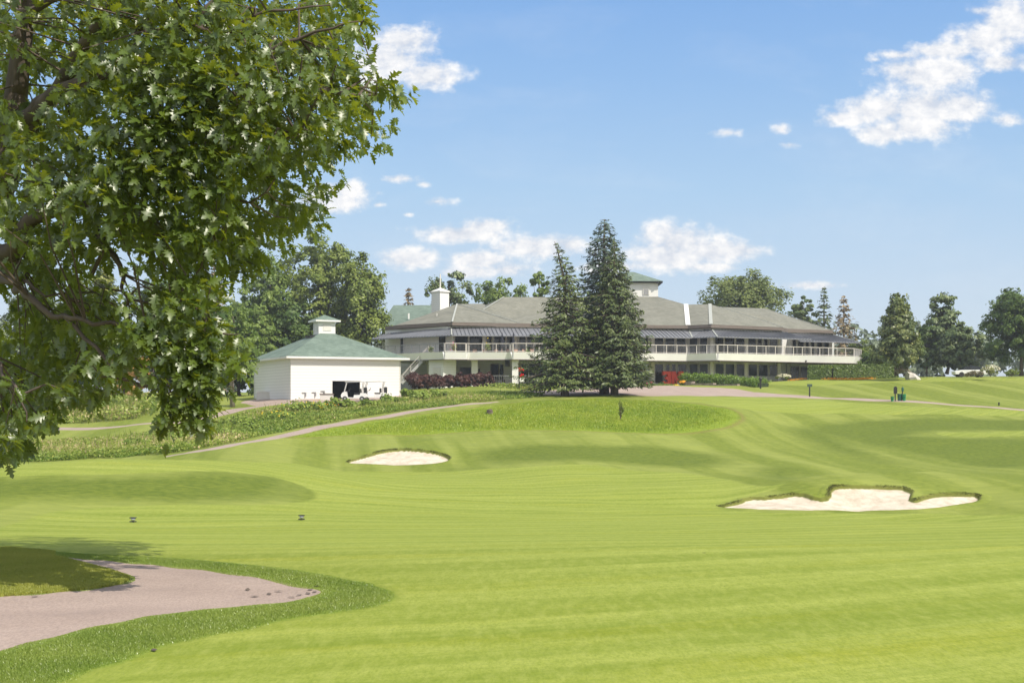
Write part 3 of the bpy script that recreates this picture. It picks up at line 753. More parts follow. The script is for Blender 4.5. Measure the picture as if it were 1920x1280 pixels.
# balcony slab with sloped white fascia
BE = [Q(700,187), Q(834,176.6), Q(873,177.2), Q(878,178.0), Q(957,177.6), Q(962,176.8), Q(1130,179.2), Q(1288,183.0), Q(1345,180.8), Q(1470,186.4), Q(1600,192.2)]
mb = MB(); mb.prism([tuple(p) for p in BE]+[tuple(BE[-1]+np.array([2.2,5.0])), tuple(W[-1]+np.array([0,.6])), tuple(W[4]+np.array([0,1.])), tuple(W[3]+np.array([0,1.])), tuple(W[1]+np.array([0,1.])), tuple(W[0]+np.array([.5,1.5]))], ZC(6.12), ZC(6.42))
mb.build('balcony_deck', M['soffit'], club)
fas = MB()
BE2 = BE+[BE[-1]+np.array([2.2,5.0])]
for i in range(len(BE2)-1):
    a, b = BE2[i], BE2[i+1]; d = (b-a)/np.linalg.norm(b-a); n = np.array([d[1], -d[0]])
    lo = .10; hi = .36
    def pt(p, o, z, e=0): q = p+n*o+d*e; return (q[0], q[1], z)
    v = [pt(a,lo,ZC(6.08)), pt(b,lo,ZC(6.08)), pt(b,hi,ZC(6.98)), pt(a,hi,ZC(6.98)), pt(a,-.05,ZC(6.08)), pt(b,-.05,ZC(6.08)), pt(b,.02,ZC(6.98)), pt(a,.02,ZC(6.98))]
    fas.add(v, [(0,1,2,3),(5,4,7,6),(3,2,6,7),(1,0,4,5),(0,3,7,4),(2,1,5,6)])
fas.build('balcony_fascia', M['fascia_white'], club)
gt = MB()
for i in range(len(BE2)-1): gt.wallseg(BE2[i], BE2[i+1], ZC(6.00), ZC(6.075), .16, .02)
gt.build('fascia_gutter', M['brown_trim'], club)
# railings
for i in range(len(BE2)-1):
    a, b = BE2[i], BE2[i+1]; L = np.linalg.norm(b-a); d = (b-a)/L; n = np.array([d[1], -d[0]])
    a = a+n*.12; b = b+n*.12
    if L < 1.2 and 0: continue
    r = MB(); z0, z1 = ZC(6.99), ZC(8.06)
    A = lambda t, z: (a[0]+d[0]*t, a[1]+d[1]*t, z)
    r.bar(A(0,z1), A(L,z1), .11, .08); r.bar(A(0,z0+.10), A(L,z0+.10), .05, .05)
    k = max(1, round(L/1.55))
    for j in range(k+1): r.bar(A(L*j/k, z0-.02), A(L*j/k, z1), .085, .085)
    ro = r.build('railing', M['rail_grey' if i == 0 else 'rail'], club)
    pk = MB()
    for j in range(int(L/.17)): pk.bar(A(.1+j*.17, z0+.1), A(.1+j*.17, z1-.04), .018, .018)
    pk.build('baluster', M['rail_grey'], ro)
# metal awnings with standing seams
AO = [Q(697,188.2), Q(847,178.2), Q(1000,179.8), Q(1298,184.2), Q(1345,182.0), Q(1522,188.6)]
AI = [Q(738,190.5), Q(846,181.3), Q(1000,183.6), Q(1291,188.2), Q(1334,186.3), Q(1466,193)]
zo, zi = ZC(9.14), ZC(10.36)
def awning(ao, ai, zo, zi, name='awning'):
    aw = MB(); sm = MB()
    for i in range(len(ao)-1):
        p = [np.array([*ao[i], zo]), np.array([*ao[i+1], zo]), np.array([*ai[i+1], zi]), np.array([*ai[i], zi])]
        aw.add([*p, *[q-np.array([0,0,.12]) for q in p]], [(0,1,2,3),(7,6,5,4),(0,4,5,1),(3,2,6,7),(1,5,6,2),(0,3,7,4)])
        L = np.linalg.norm(p[1]-p[0]); k = int(L/.52)
        for j in range(k+1):
            t = (j+.5)/(k+1); lo_ = p[0]*(1-t)+p[1]*t
            # seams run square to the eave, so they stop at the hip where the strip narrows
            dd = (p[1]-p[0])/L; t0 = np.dot(p[3]-p[0], dd)/L; t1 = np.dot(p[2]-p[0], dd)/L
            inn = np.array([0,0,0.]); mid = p[3]*.5+p[2]*.5; 
            up = p[3]-p[0]-dd*np.dot(p[3]-p[0], dd); up2 = p[2]-p[1]-dd*np.dot(p[2]-p[1], dd); up = up*(1-t)+up2*t
            f = 1.0
            if t < t0: f = t/t0
            if t > t1: f = (1-t)/(1-t1)
            sm.bar(lo_+np.array([0,0,.03]), lo_+up*f+np.array([0,0,.03]), .07, .07)
    o = aw.build(name, M['metal_roof'], club); sm.build('seam', M['seam'], o)
    for i in range(1, len(ao)-1):
        if i == 2: continue
        hp = MB(); hp.bar(np.array([*ao[i], zo+.05]), np.array([*ai[i], zi+.05]), .16, .06); hp.build('hip_flashing', M['flashing'], o)
awning(AO, AI, zo, zi)
awning([Q(1500,191.0), Q(1611,195.4), Q(1616,204)], [Q(1478,195.5), Q(1562,199.8), Q(1566,204)], ZC(9.02), ZC(10.30))
# main roofs
ez = ZC(10.90)
def V3(px, d, z): return np.array([(px-CX)/F*d, d, z])
PA = P(857,570,191); FA = V3(848,180.2,ez); LA = V3(741,187.2,ez); RA = V3(975,183.2,ez)
BL = P(945,557,198); BR = P(1233,556,204); K0 = P(1286,571,198); K1 = P(1331,570,197.5)
EB = V3(1290,187.3,ez); EB0 = V3(860,187.5,ez)
CF = V3(1333,185.3,ez); CR = V3(1468,191.9,ez); CV = P(1350,575.5,199); D1 = P(1433,578,207)
DL = V3(1462,194.8,ez-.08); DR = V3(1562,199.0,ez-.08); DB = V3(1556,224,ez)
BKL = V3(770,222,ez); BKM = V3(1290,232,ez)
rf = MB()
vs = [PA,FA,LA,RA,BL,BR,K0,K1,EB,EB0,CF,CR,CV,D1,DL,DR,DB,BKL,BKM,P(905,569,205)]
fs = [(0,2,1),(0,1,3),(4,9,8,6,5),(4,17,9),(6,8,10,7),(7,10,11,12),(12,11,14),(12,14,15,13),(13,15,16),(5,6,7,12,13,16,18),(4,5,18,17),(0,19,17,2),(0,3,19)]
rf.add(vs, fs)
roof = rf.build('roof', M['shingle_gray'], club)
sf = MB(); sf.prism([tuple(v[:2]) for v in (FA,LA)][::-1]+[tuple(BKL[:2]),tuple(BKM[:2]),tuple(DB[:2]),tuple(DR[:2]),tuple(DL[:2]),tuple(CR[:2]),tuple(CF[:2]),tuple(EB[:2]),tuple(RA[:2])][:0]+[], 0, 1) if 0 else None
ev = MB()
for a, b in ((LA,FA),(FA,RA),(RA,EB),(EB,CF),(CF,CR),(DL,DR),(DR,DB)):
    ev.wallseg(a, b, ez-.42, ez-.02, .10, -.08); ev.wallseg(a, b, ez-.44, ez-.40, 1.3, -1.4)
ev.build('eave_fascia', M['brown_trim'], roof)
fl = MB()
for a, b, w_ in ((PA,FA,.22),(EB,K0,.62),(K1,CF,.45),(BL,BL*.45+np.array([*EB0])*.55,.16),(D1,DR,.10),(CV,CR,.08),(PA,RA,.08)):
    fl = MB(); up = np.array([0,-.05,.06]); fl.bar(a+up, b+up, w_, .05); fl.build('ridge_flashing', M['white' if w_ == .62 else 'flashing'], roof)
for px, py, d in ((819,594,186.5),):
    v_ = MB(); p = P(px,py+4,d); v_.tube([p, p+np.array([0,0,.75])], .07, 8); v_.build('vent_pipe', M['offwhite'], roof)
# windows: dark panes in white frames
def window(px0, px1, a, b, z0, z1, gm='glass', out=.04, mull=0, name='window', frame='white'):
    p, _ = ray_seg(px0, a, b); q, _ = ray_seg(px1, a, b)
    L = np.linalg.norm(q-p); d = (q-p)/L; n = np.array([d[1], -d[0]])
    f = MB(); t = .07
    f.wallseg(p-d*t, q+d*t, z1, z1+t, .10, out); f.wallseg(p-d*t, q+d*t, z0-t, z0, .12, out)
    f.wallseg(p-d*t, p, z0, z1, .10, out); f.wallseg(q, q+d*t, z0, z1, .10, out)
    for k in range(mull): 
        c = p+(q-p)*(k+1)/(mull+1); f.wallseg(c-d*.05, c+d*.05, z0, z1, .08, out)
    o = f.build(name, M[frame], club)
    g = MB(); g.wallseg(p, q, z0, z1, .02, out+.012); g.build('pane', M[gm], o)
    return o
UZ0, UZ1 = ZC(6.75), ZC(9.72)
S1 = (W[1], W[2]); S2 = (W[2], W[3]); SF = (W[3], W[4]); S3 = (W[4], W[5]); S4 = (W[6], W[7]); S0 = (W[0], W[1])
window(824,837,*S0,UZ0,UZ1); window(752,757.5,*S0,ZC(7.05),ZC(9.3))
for a, b in ((853,877),(880,904),(912,922),(926,947),(950,960),(973,985),(988,999)): window(a, b, *S1, UZ0, UZ1)
x = 1003
while x < 1205: window(x, x+18, *S2, UZ0, UZ1); x += 21.5
for a, b in ((1227,1243),(1247,1264),(1268,1285)): window(a, b, *S2, UZ0, UZ1)
for a, b in ((1294,1309),(1313,1327)): window(a, b, *SF, UZ0, UZ1)
for a, b in ((1340,1355),(1358,1376),(1379,1395),(1402,1416),(1442,1457)): window(a, b, *S3, UZ0, UZ1)
for a, b in ((1420,1427.5),(1431,1438)): window(a, b, *S3, UZ0, UZ1-.15, name='glazed_door')
for a, b in ((1484.5,1492),(1495,1506),(1531,1540.5),(1544,1552.5)): window(a, b, *S4, UZ0, UZ1)
for a, b in ((1509.5,1515.5),(1519.5,1526)): window(a, b, *S4, UZ0, UZ1-.2, name='glazed_door')
# downstairs
L0, L1 = ZC(3.35), ZC(5.78)
LS1 = (LW[1], LW[2]); LS2 = (LW[3], LW[4]); LSF = (LW[4], LW[5]); LS3 = (LW[5], LW[6]); LS4 = (LW[7], LW[8])
window(864,882,*LS1,ZC(4.3),ZC(5.3),'screen',frame='brown_trim'); window(921,934,*LS1,ZC(3.7),ZC(5.75),frame='brown_trim'); window(937,944,*LS1,ZC(3.7),ZC(5.75),'glass_green'); window(897,900,*LS1,ZC(3.2),ZC(5.2))
window(977,990,*LS1,ZC(2.9),ZC(5.8)); window(992,1003,*LS1,ZC(2.9),ZC(5.8))
SM = (LW[2], LW[3])
x = 1010
while x < 1200: window(x, x+16, *SM, ZC(2.9), ZC(5.7)); x += 22
window(1228,1242.5,*LS2,ZC(3.3),L1)
for a, b in ((1248.5,1255),(1259.5,1266)): window(a, b, *LS2, ZC(3.5), L1, name='glazed_door')
window(1271,1286,*LS2,ZC(3.4),L1)
for a, b in ((1294,1309),(1312.5,1328)): window(a, b, *LSF, ZC(3.6), L1, 'glass_green')
for a, b in ((1340,1356),(1359,1376),(1379.5,1397),(1402.5,1418.5),(1421.5,1438.5),(1441.5,1458)): window(a, b, *LS3, ZC(4.3), ZC(5.82), 'glass_green')
for a, b in ((1481.5,1497),(1500.5,1517),(1520.5,1531)): window(a, b, *LS4, ZC(4.15), ZC(5.72), 'glass_green')
window(1464.5,1465.6,*LS3,ZC(4.0),ZC(5.7),'glass')
# columns
def column(px, d, wd, z0, z1, m='white'):
    c = Q(px, d); mb = MB(); mb.box((c[0],c[1],(z0+z1)/2),(wd,wd,z1-z0)); mb.box((c[0],c[1],z0+.12),(wd+.1,wd+.1,.24)); mb.box((c[0],c[1],z1-.14),(wd+.12,wd+.12,.2))
    mb.build('column', M[m], club)
for px, d in ((890,179.5),(966,178.0)): column(px, d, .78, ZC(2.4), ZC(6.10))
for px, d in ((848,180.3),(908,180.9),(966,181.9),(1224,185.9),(1334,184.9),(1398.5,187.6),(1460.5,190.6),(1557,197.9)): column(px, d, .42, ZC(6.44), ZC(9.3), 'offwhite')
for px, d in ((1224,185.6),(1334,184.6),(1398.5,187.4),(1460.5,190.3),(1478,194.5)): column(px, d, .42, ZC(2.6), ZC(6.06), 'offwhite')
for px, py, d in ((1348,676.5,180.5),(1511,676.5,188.0)):
    p = P(px,py,d); mb = MB(); mb.lathe((p[0],p[1],p[2]-.12), [(.05,.22),(.12,.16),(.14,.02),(.10,0)], 10); mb.build('floodlight', M['black'], club)
p = P(951.5,681,180); mb = MB(); mb.box((p[0],p[1],p[2]),(.6,.3,.75)); mb.build('patio_heater', M['black'], club, bevel=.03)
p = P(900,661,177.7); mb = MB(); mb.box((p[0],p[1],p[2]+.1),(.55,.06,.16)); mb.build('fascia_plaque', M['rail_grey'], club)
# stair enclosure and outside stair
mb = MB(); mb.prism([tuple(Q(804,179.4)),tuple(Q(831,177.6)),tuple(Q(855,178.7)),tuple(Q(858,186)),tuple(Q(812,187.5))], ZC(2.2), ZC(6.07))
st = mb.build('stair_enclosure', M['white_siding'], club)
dm = MB(); p, _ = ray_seg(812, Q(804,179.4), Q(831,177.6)); q, _ = ray_seg(826, Q(804,179.4), Q(831,177.6)); dm.wallseg(p, q, ZC(2.9), ZC(5.1), .05, .01); dm.build('door', M['offwhite'], st)
stairs = MB(); rl = MB()
a = P(753,718.5,179.5); b = P(803,664,179.8); k = 18
for i in range(k):
    t = (i+.5)/k; p = a*(1-t)+b*t; stairs.box((p[0],p[1]+.7,p[2]),(.34,1.5,.06))
for yo in (0, 1.45):
    o_ = np.array([0,yo,0]); stairs.bar(a+o_, b+o_, .08, .34)
so_ = stairs.build('staircase', M['stair'], club)
for yo in (-.02, 1.47):
    o_ = np.array([0,yo,0])
    rl.bar(a+o_+(0,0,1.0), b+o_+(0,0,1.0), .06); rl.bar(a+o_+(0,0,.55), b+o_+(0,0,.55), .03)
    for i in range(4): t = i/3; p = a*(1-t)+b*t+o_; rl.bar(p, p+np.array([0,0,1.0]), .06)
rl.build('stair_handrail', M['rail'], so_)
# patio fence under the balcony
pf = MB()
for (p0, p1) in ((923,970),(970,1010)):
    a = P(p0,704,177.6); b = P(p1,704,177.8)
    zb = ZC(2.75)
    pf.bar(a, b, .05); 
    for j in range(12): t = j/11; c = a*(1-t)+b*t; pf.bar((c[0],c[1],zb), c, .025)
pf.build('patio_fence', M['rail_grey'], club)
# chimney
ch = MB(); cc = [Q(809,195.5), Q(825,193.6), Q(842,194.8), Q(826,197.4)]
ch.prism([tuple(p) for p in cc], ZC(12.6), ZC(15.85)); chm = ch.build('chimney', M['white_siding'], club)
cp_ = MB(); m_ = sum(cc)/4; o4 = [m_+(p-m_)*1.14 for p in cc]
cp_.prism([tuple(p) for p in o4], ZC(15.85), ZC(15.98))
cp_.add([(p[0],p[1],ZC(15.985)) for p in o4]+[(m_[0],m_[1],ZC(16.55))], [(0,1,4),(1,2,4),(2,3,4),(3,0,4)])
cp_.build('chimney_cap', M['white'], chm)
fp = MB(); fp.tube([(m_[0],m_[1],ZC(16.4)),(m_[0],m_[1],ZC(18.4))], .09, 8); fp.build('flue_pole', M['offwhite'], chm)
# cupola tower
cu = MB(); cx_ = (1183-CX)/F*208; cu.box((cx_,208,ZC(16.2)),(7.3,6.4,3.9)); cuo = cu.build('cupola', M['white_siding'], club)
cr_ = MB(); hw = 4.3; z_ = ZC(18.15)
cr_.box((cx_,208,z_-.06),(hw*2-.1,7.6,.2)); cr_.build('cupola_eave', M['dark'], cuo)
cr_ = MB(); cr_.add([(cx_-hw,204,z_+.05),(cx_+hw,204,z_+.05),(cx_+hw,212,z_+.05),(cx_-hw,212,z_+.05),(cx_-.4,208,z_+1.75),(cx_+.4,208,z_+1.75)],[(0,1,5,4),(1,2,5),(2,3,4,5),(3,0,4),(3,2,1,0)]); cr_.build('cupola_roof', M['shingle_green'], cuo)
for xo in (-1.6, 1.9):
    wn_ = MB(); wn_.box((cx_+xo,204.75,ZC(16.9)),(.95,.1,1.25)); wo = wn_.build('cupola_window', M['offwhite'], cuo)
    wn_ = MB(); wn_.box((cx_+xo,204.69,ZC(16.72)),(.7,.04,.75)); wn_.build('pane', M['rail_grey'], wo)
v_ = MB(); v_.tube([P(1233,532,204.2), P(1233,527,204.2)], .18, 8); v_.build('vent_pipe', M['black'], cuo)
# green shingled wing behind at the left
gw = thing('rear_wing', P(765,612,205), 'green shingled low wing showing behind the left end of the clubhouse', 'building')
g_ = MB(); g_.add([P(738,572,212), P(818,572,212), P(860,611,200), P(712,610,200), P(735,610,226), P(850,611,226)], [(0,3,2,1),(0,4,3),(0,1,5,4),(1,2,5)])
gr = g_.build('roof', M['shingle_green'], gw)
g_ = MB(); a = P(716,610,200.3); g_.prism([tuple(P(716,610,200.6)[:2]), tuple(P(850,610,200.6)[:2]), tuple(P(850,610,225)[:2]), tuple(P(738,610,225)[:2])], ZC(2.0), ZC(11.45)); g_.build('wall', M['white_siding'], gw)
g_ = MB(); g_.wallseg(P(713,0,200), P(850,0,200), ZC(11.25), ZC(11.6), .1, 0); g_.build('eave_fascia', M['brown_trim'], gw)
v_ = MB(); p = P(766,598,203); v_.tube([p, p+np.array([0,0,.8])], .13, 8); v_.build('vent_pipe', M['white'], gr)

# ------------------------------------------------------------------ cart barn
B0 = Q(545,143); B1 = Q(749,148); dv = B1-B0; Lb = np.linalg.norm(dv); dv /= Lb; nb = np.array([-dv[1], dv[0]])
B3 = B0+nb*14; B2 = B1+nb*14; zb, zt = ZC(.5), ZC(5.02)
barn = thing('cart_barn', (*((B0+B1)/2), ZC(.9)), 'square white clapboard barn with a green shingle pyramid roof and an open dark doorway', 'building')
def A2(px): return ray_seg(px, B0, B1)[0]
mb = MB(); d0, d1 = A2(623), A2(675); zl = P(0,714,145.5)[2]
mb.wallseg(B0, d0, zb, zt, .2, -.2); mb.wallseg(d0, d1, zl, zt, .2, -.2); mb.wallseg(d1, B1, zb, zt, .2, -.2)
mb.wallseg(B3, B0+nb*.2, zb, zt, .2, -.2); mb.wallseg(B1+nb*.2, B2, zb, zt, .2, -.2); mb.wallseg(B2-nb*.2, B3-nb*.2, zb, zt, .2, -.2)
mb.build('wall', M['white_siding'], barn)
mb = MB(); mb.prism([tuple(d0+nb*.22-dv*.5),tuple(d1+nb*.22+dv*.5),tuple(d1+nb*6+dv*.5),tuple(d0+nb*6-dv*.5)], zl+.05, zl+.12)
mb.wallseg(d0+nb*6-dv*.5, d1+nb*6+dv*.5, zb, zl+.1, .05, 0); mb.wallseg(d0-dv*.5+nb*6, d0-dv*.5+nb*.3, zb, zl+.04, .05, 0); mb.wallseg(d1+dv*.5+nb*.3, d1+dv*.5+nb*6, zb, zl+.04, .05, 0)
mb.build('interior', M['dark'], barn)
mb = MB()
for a, b in ((d0-dv*.08, d0), (d1, d1+dv*.10)): mb.wallseg(a, b, zb, zl+.08, .24, -.21)
mb.wallseg(d0-dv*.08, d1+dv*.10, zl, zl+.10, .235, -.205)
mb.build('doorway_frame', M['white'], barn)
oh = .55; E0 = B0-dv*oh-nb*oh; E1 = B1+dv*oh*1.6-nb*oh; E2 = B2+dv*oh+nb*oh; E3 = B3-dv*oh+nb*oh; ap = (E0+E1)/2+nb*7.6-dv*.2
apz = P(0,619,ap[1])[2]
mb = MB(); ze = ZC(5.18)
mb.add([(*E0,ze),(*E1,ze),(*E2,ze),(*E3,ze),(*ap,apz)], [(0,1,4),(1,2,4),(2,3,4),(3,0,4)]); bro = mb.build('roof', M['shingle_green'], barn)
mb = MB(); mb.prism([tuple(E0),tuple(E1),tuple(E2),tuple(E3)], zt-.02, zt+.13); 
for a, b in ((E0,E1),(E1,E2),(E3,E0)): mb.wallseg(a, b, ze-.17, ze+.02, .06, 0)
mb.build('eave_fascia', M['white'], bro)
lv = MB()
for k in range(3):
    p = np.array([*(ap*.72+(E0*.25+E3*.75)*.28), 0]) + np.array([*(dv*.0+nb*(-.9-k*.75)), 0])
    c = p; lv.box((c[0], c[1], apz-(apz-ze)*.24), (.5,.4,.22), math.atan2(dv[1], dv[0]))
lv.build('roof_vent', M['black'], bro)
hc = ap; ang = math.atan2(dv[1], dv[0]); cb0 = apz-.9
mb = MB(); mb.box((hc[0],hc[1],cb0+.85),(1.85,1.85,1.9), ang); cpo = mb.build('cupola', M['white_siding'], barn)
mb = MB(); mb.box((hc[0],hc[1],cb0+1.83),(2.75,2.75,.16), ang)
mb.build('cupola_eave', M['white'], cpo)
mb = MB(); q = [hc+dv*sx*1.36+nb*sy*1.36 for sx, sy in ((-1,-1),(1,-1),(1,1),(-1,1))]
mb.add([(*p,cb0+1.915) for p in q]+[(*hc,cb0+2.55)], [(0,1,4),(1,2,4),(2,3,4),(3,0,4)]); mb.build('cupola_roof', M['shingle_green'], cpo)
for (u0, side) in ((-.45,1),(.45,1)):
    p = hc-dv*.94+nb*u0; mb = MB(); mb.box((p[0],p[1],cb0+1.1),(.05,.42,.75), ang); mb.build('louvre', M['offwhite'], cpo)
p = hc-nb*.94; mb = MB(); mb.box((p[0],p[1],cb0+1.15),(.9,.05,.7), ang); mb.build('louvre', M['offwhite'], cpo)
for px, py in ((570,736),(588.5,735.5),(605,733)):
    p = A2(px); z = P(0,py,145)[2]; mb = MB(); c = p-nb*.04; mb.box((c[0],c[1],z),(.42,.12,.07), ang); mb.box((c[0]+.17,c[1]-.02,z-.2),(.10,.14,.36), ang); mb.build('power_outlet', M['rail_grey'], barn)
mb = MB(); mb.wallseg(B1+dv*.02+nb*.1, B1+dv*.12+nb*.1, zb, zt, .1, 0); mb.build('downspout', M['offwhite'], barn)

# ------------------------------------------------------------------ loose things round the buildings
def crate(px0, px1, py0, py1, d, dep, mat, lid, label, name, cat):
    a, b = P(px0,py1,d), P(px1,py0,d); c = (a+b)/2
    t = thing(name, (c[0], c[1]+dep/2, a[2]), label, cat)
    mb = MB(); mb.box((c[0], c[1]+dep/2, c[2]-.3), (b[0]-a[0], dep, b[2]-a[2]+.6)); mb.build('body', M[mat], t, bevel=.02)
    mb = MB(); mb.box((c[0], c[1]+dep/2, b[2]+.05), (b[0]-a[0]+.12, dep+.12, .10)); mb.build('lid', M[lid], t, bevel=.02)
crate(600,623,739.5,750,142.3,1.0,'offwhite','brown_trim','low pale utility box with a brown lid against the barn wall beside the doorway','utility_box','utility box')
crate(481,508,735,747,150,1.4,'offwhite','white','plain white low box standing on the grass left of the barn','storage_bin','storage box')

def golf_cart(px, py, d, flip, label, ang=0.0, windscreen=True):
    x = (px-CX)/F*d; z = P(px,py,d)[2]
    t = thing('golf_cart', (x, d, z), label, 'golf cart', 'golf carts parked by the barn')
    s = -1 if flip else 1
    X = lambda u, v_, w_: (x+u*s, d+v_, z+w_)
    m = MB()   # low body pan, nose cowl, rear deck
    m.add([X(-1.15,y,w_) for y in (-.58,.58) for w_ in ()] , [])
    prof = [(-1.2,.38),(-1.22,.62),(-1.05,.86),(-.72,.95),(-.66,.40),(.0,.36),(.05,.60),(.62,.62),(.66,.80),(1.18,.78),(1.22,.42),(.9,.28),(-.9,.28)]
    n_ = len(prof); vs = [X(u,-.58,w_) for u, w_ in prof]+[X(u,.58,w_) for u, w_ in prof]
    m.add(vs, [tuple(range(n_)), tuple(range(2*n_-1,n_-1,-1))]+[(i,n_+i,n_+(i+1)%n_,(i+1)%n_) for i in range(n_)])
    m.build('body', M['cart_body'], t)
    m = MB(); m.box(X(.33,0,.72),(.56,1.06,.14)); m.box(X(.60,0,1.0),(.12,1.04,.46)); m.build('seat', M['black'], t, bevel=.03)
    m = MB(); prof = [(-.85,1.80),(-.80,1.87),(.6,1.92),(1.05,1.86),(1.05,1.82),(.6,1.86),(-.8,1.82)]; n_ = len(prof)
    vs = [X(u,-.62,w_) for u, w_ in prof]+[X(u,.62,w_) for u, w_ in prof]
    m.add(vs, [tuple(range(n_)), tuple(range(2*n_-1,n_-1,-1))]+[(i,n_+i,n_+(i+1)%n_,(i+1)%n_) for i in range(n_)])
    m.build('roof', M['cart_roof'], t)
    for v_ in (-.55,.55):
        m = MB(); m.bar(X(-.98,v_,.85), X(-.72,v_,1.82), .045); m.build('roof_strut', M['black'], t)
        m = MB(); m.bar(X(.78,v_,.78), X(.92,v_,1.82), .045); m.build('roof_strut', M['black'], t)
        for u in (-.82,.82):
            w_ = MB(); w_.disc(X(u,v_,.24), .24, .2, (0,1,0)); wh = w_.build('wheel', M['tyre'], t)
            h_ = MB(); h_.disc(X(u,v_*1.06,.24), .12, .2, (0,1,0)); h_.build('rim', M['steel'], wh)
    if windscreen:
        m = MB(); m.add([X(-.97,-.53,.92),X(-.97,.53,.92),X(-.74,.53,1.78),X(-.74,-.53,1.78),X(-.95,-.53,.92),X(-.95,.53,.92),X(-.72,.53,1.78),X(-.72,-.53,1.78)],[(0,1,2,3),(7,6,5,4),(0,3,7,4),(1,5,6,2),(0,4,5,1),(3,2,6,7)]); m.build('windscreen', M['plexi'], t)
    m = MB(); m.tube([X(-.72,-.25,.85), X(-.40,-.25,1.12)], .02, 6)
    c = np.array(X(-.40,-.25,1.12)); ring = [c+np.array([.06*s*math.sin(a)*1.2, .17*math.cos(a), .15*math.sin(a)]) for a in np.linspace(0,2*PI,13)]; m.tube(ring, .018, 5, cap=False); m.build('steering_wheel', M['black'], t)
    m = MB(); m.box(X(1.10,.2,1.05),(.28,.34,.62)); m.box(X(1.10,-.2,1.02),(.28,.30,.56)); m.build('golf_bag', M['black'], t, bevel=.05)
golf_cart(664,752,138,False,'golf cart with a grey roof and windscreen, in front of the dark barn doorway')
golf_cart(702,751,140,False,'golf cart with black bags, to the right of the doorway against the white barn wall', windscreen=False)

# red sign letters on the drive
def letters():
    d = 184.6; t = thing('letter_sign', P(1260,722.5,d), 'big red freestanding characters reading 3M in front of the clubhouse doors', 'sign')
    u = np.array([math.cos(.28), math.sin(.28), 0]); nn = np.array([-math.sin(.28), math.cos(.28), 0]); org = P(1244,722.0,d)
    def ex(out, name):
        n_ = len(out); vs = [org+u*a+np.array([0,0,b]) for a, b in out]; vs += [v+nn*.55 for v in vs]
        m = MB(); m.add(vs, [tuple(range(n_)), tuple(range(2*n_-1,n_-1,-1))]+[(i,n_+i,n_+(i+1)%n_,(i+1)%n_) for i in range(n_)]); m.build(name, M['red'], t)
    ex([(0,0),(.98,0),(1.08,.10),(1.08,.84),(1.00,.93),(1.08,1.02),(1.08,1.72),(.98,1.82),(0,1.82),(0,1.30),(.24,1.30),(.24,1.42),(.62,1.42),(.62,1.10),(.36,1.10),(.36,.76),(.62,.76),(.62,.40),(.24,.40),(.24,.54),(0,.54)], 'numeral')
    ex([(1.14,0),(1.58,0),(1.58,1.02),(1.84,0),(2.10,0),(2.36,1.02),(2.36,0),(2.80,0),(2.80,1.82),(2.18,1.82),(1.97,.98),(1.76,1.82),(1.14,1.82)], 'letter')
letters()

# stone wall and steps below the juniper bed
t = thing('retaining_wall', P(1350,729,174), 'low brown stone retaining wall under the juniper hedge by the drive', 'wall')
mb = MB(); pts = [P(x_, y_, d_) for x_, y_, d_ in ((1277,722,182),(1300,725,178),(1340,727,175),(1385,729.5,172),(1418,731,170))]
for i in range(len(pts)-1): mb.wallseg(pts[i], pts[i+1], min(pts[i][2],pts[i+1][2])-.5, max(pts[i][2],pts[i+1][2])+.42, .5, -.25)
mb.build('stone_course', M['stone'], t)
t = thing('garden_steps', P(1276,724,182), 'three pale stone garden steps between the red letters and the retaining wall', 'steps')
mb = MB()
for k in range(4):
    p = P(1275+k*1.2, 724.5, 181.6+k*.5); mb.box((p[0],p[1],p[2]+.05+k*.17),(.95,.55,.17), .3)
mb.build('tread', M['concrete'], t)
t = thing('flower_bed_wall', P(870,727,172), 'long low pinkish stone edging below the purple bushes', 'wall')
mb = MB(); pts = [P(x_, y_, d_) for x_, y_, d_ in ((748,735,168),(800,734,168),(880,733,168),(960,733,168),(1000,733,167))]
for i in range(len(pts)-1): mb.wallseg(pts[i], pts[i+1], pts[i][2]-.6, pts[i][2]+.22, .5, -.25)
mb.build('stone_course', M['stone'], t)

# posts, bins, markers
def post_sign(px, pyb, d, label):
    g = P(px,pyb,d); z = GZ(g[0], d); t = thing('path_sign', (g[0],d,z), label, 'sign')
    mb = MB(); mb.box((g[0],d,z+.55),(.13,.13,1.3)); mb.build('post', M['black'], t, bevel=.01)
    mb = MB(); mb.box((g[0],d-.05,z+1.17),(.52,.10,.24)); mb.box((g[0],d-.03,z+1.32),(.56,.14,.05)); mb.build('panel', M['sign_panel'], t, bevel=.01)
post_sign(1518,740,152,'short black post with a small dark green panel beside the cart path')
g = P(1426,730,165); z = GZ(g[0],165)
t = thing('path_light', (g[0],165,z), 'slim black bollard light at the right end of the juniper hedge', 'lamp')
mb = MB(); mb.lathe((g[0],165,z-.1), [(.10,0),(.10,1.0),(.08,1.02)], 12); mb.build('post', M['black'], t, smooth=False)
mb = MB(); mb.lathe((g[0],165,z+.92), [(.10,0),(.17,.06),(.17,.30),(.10,.42),(.02,.46)], 12); mb.build('lamp_head', M['black'], t)
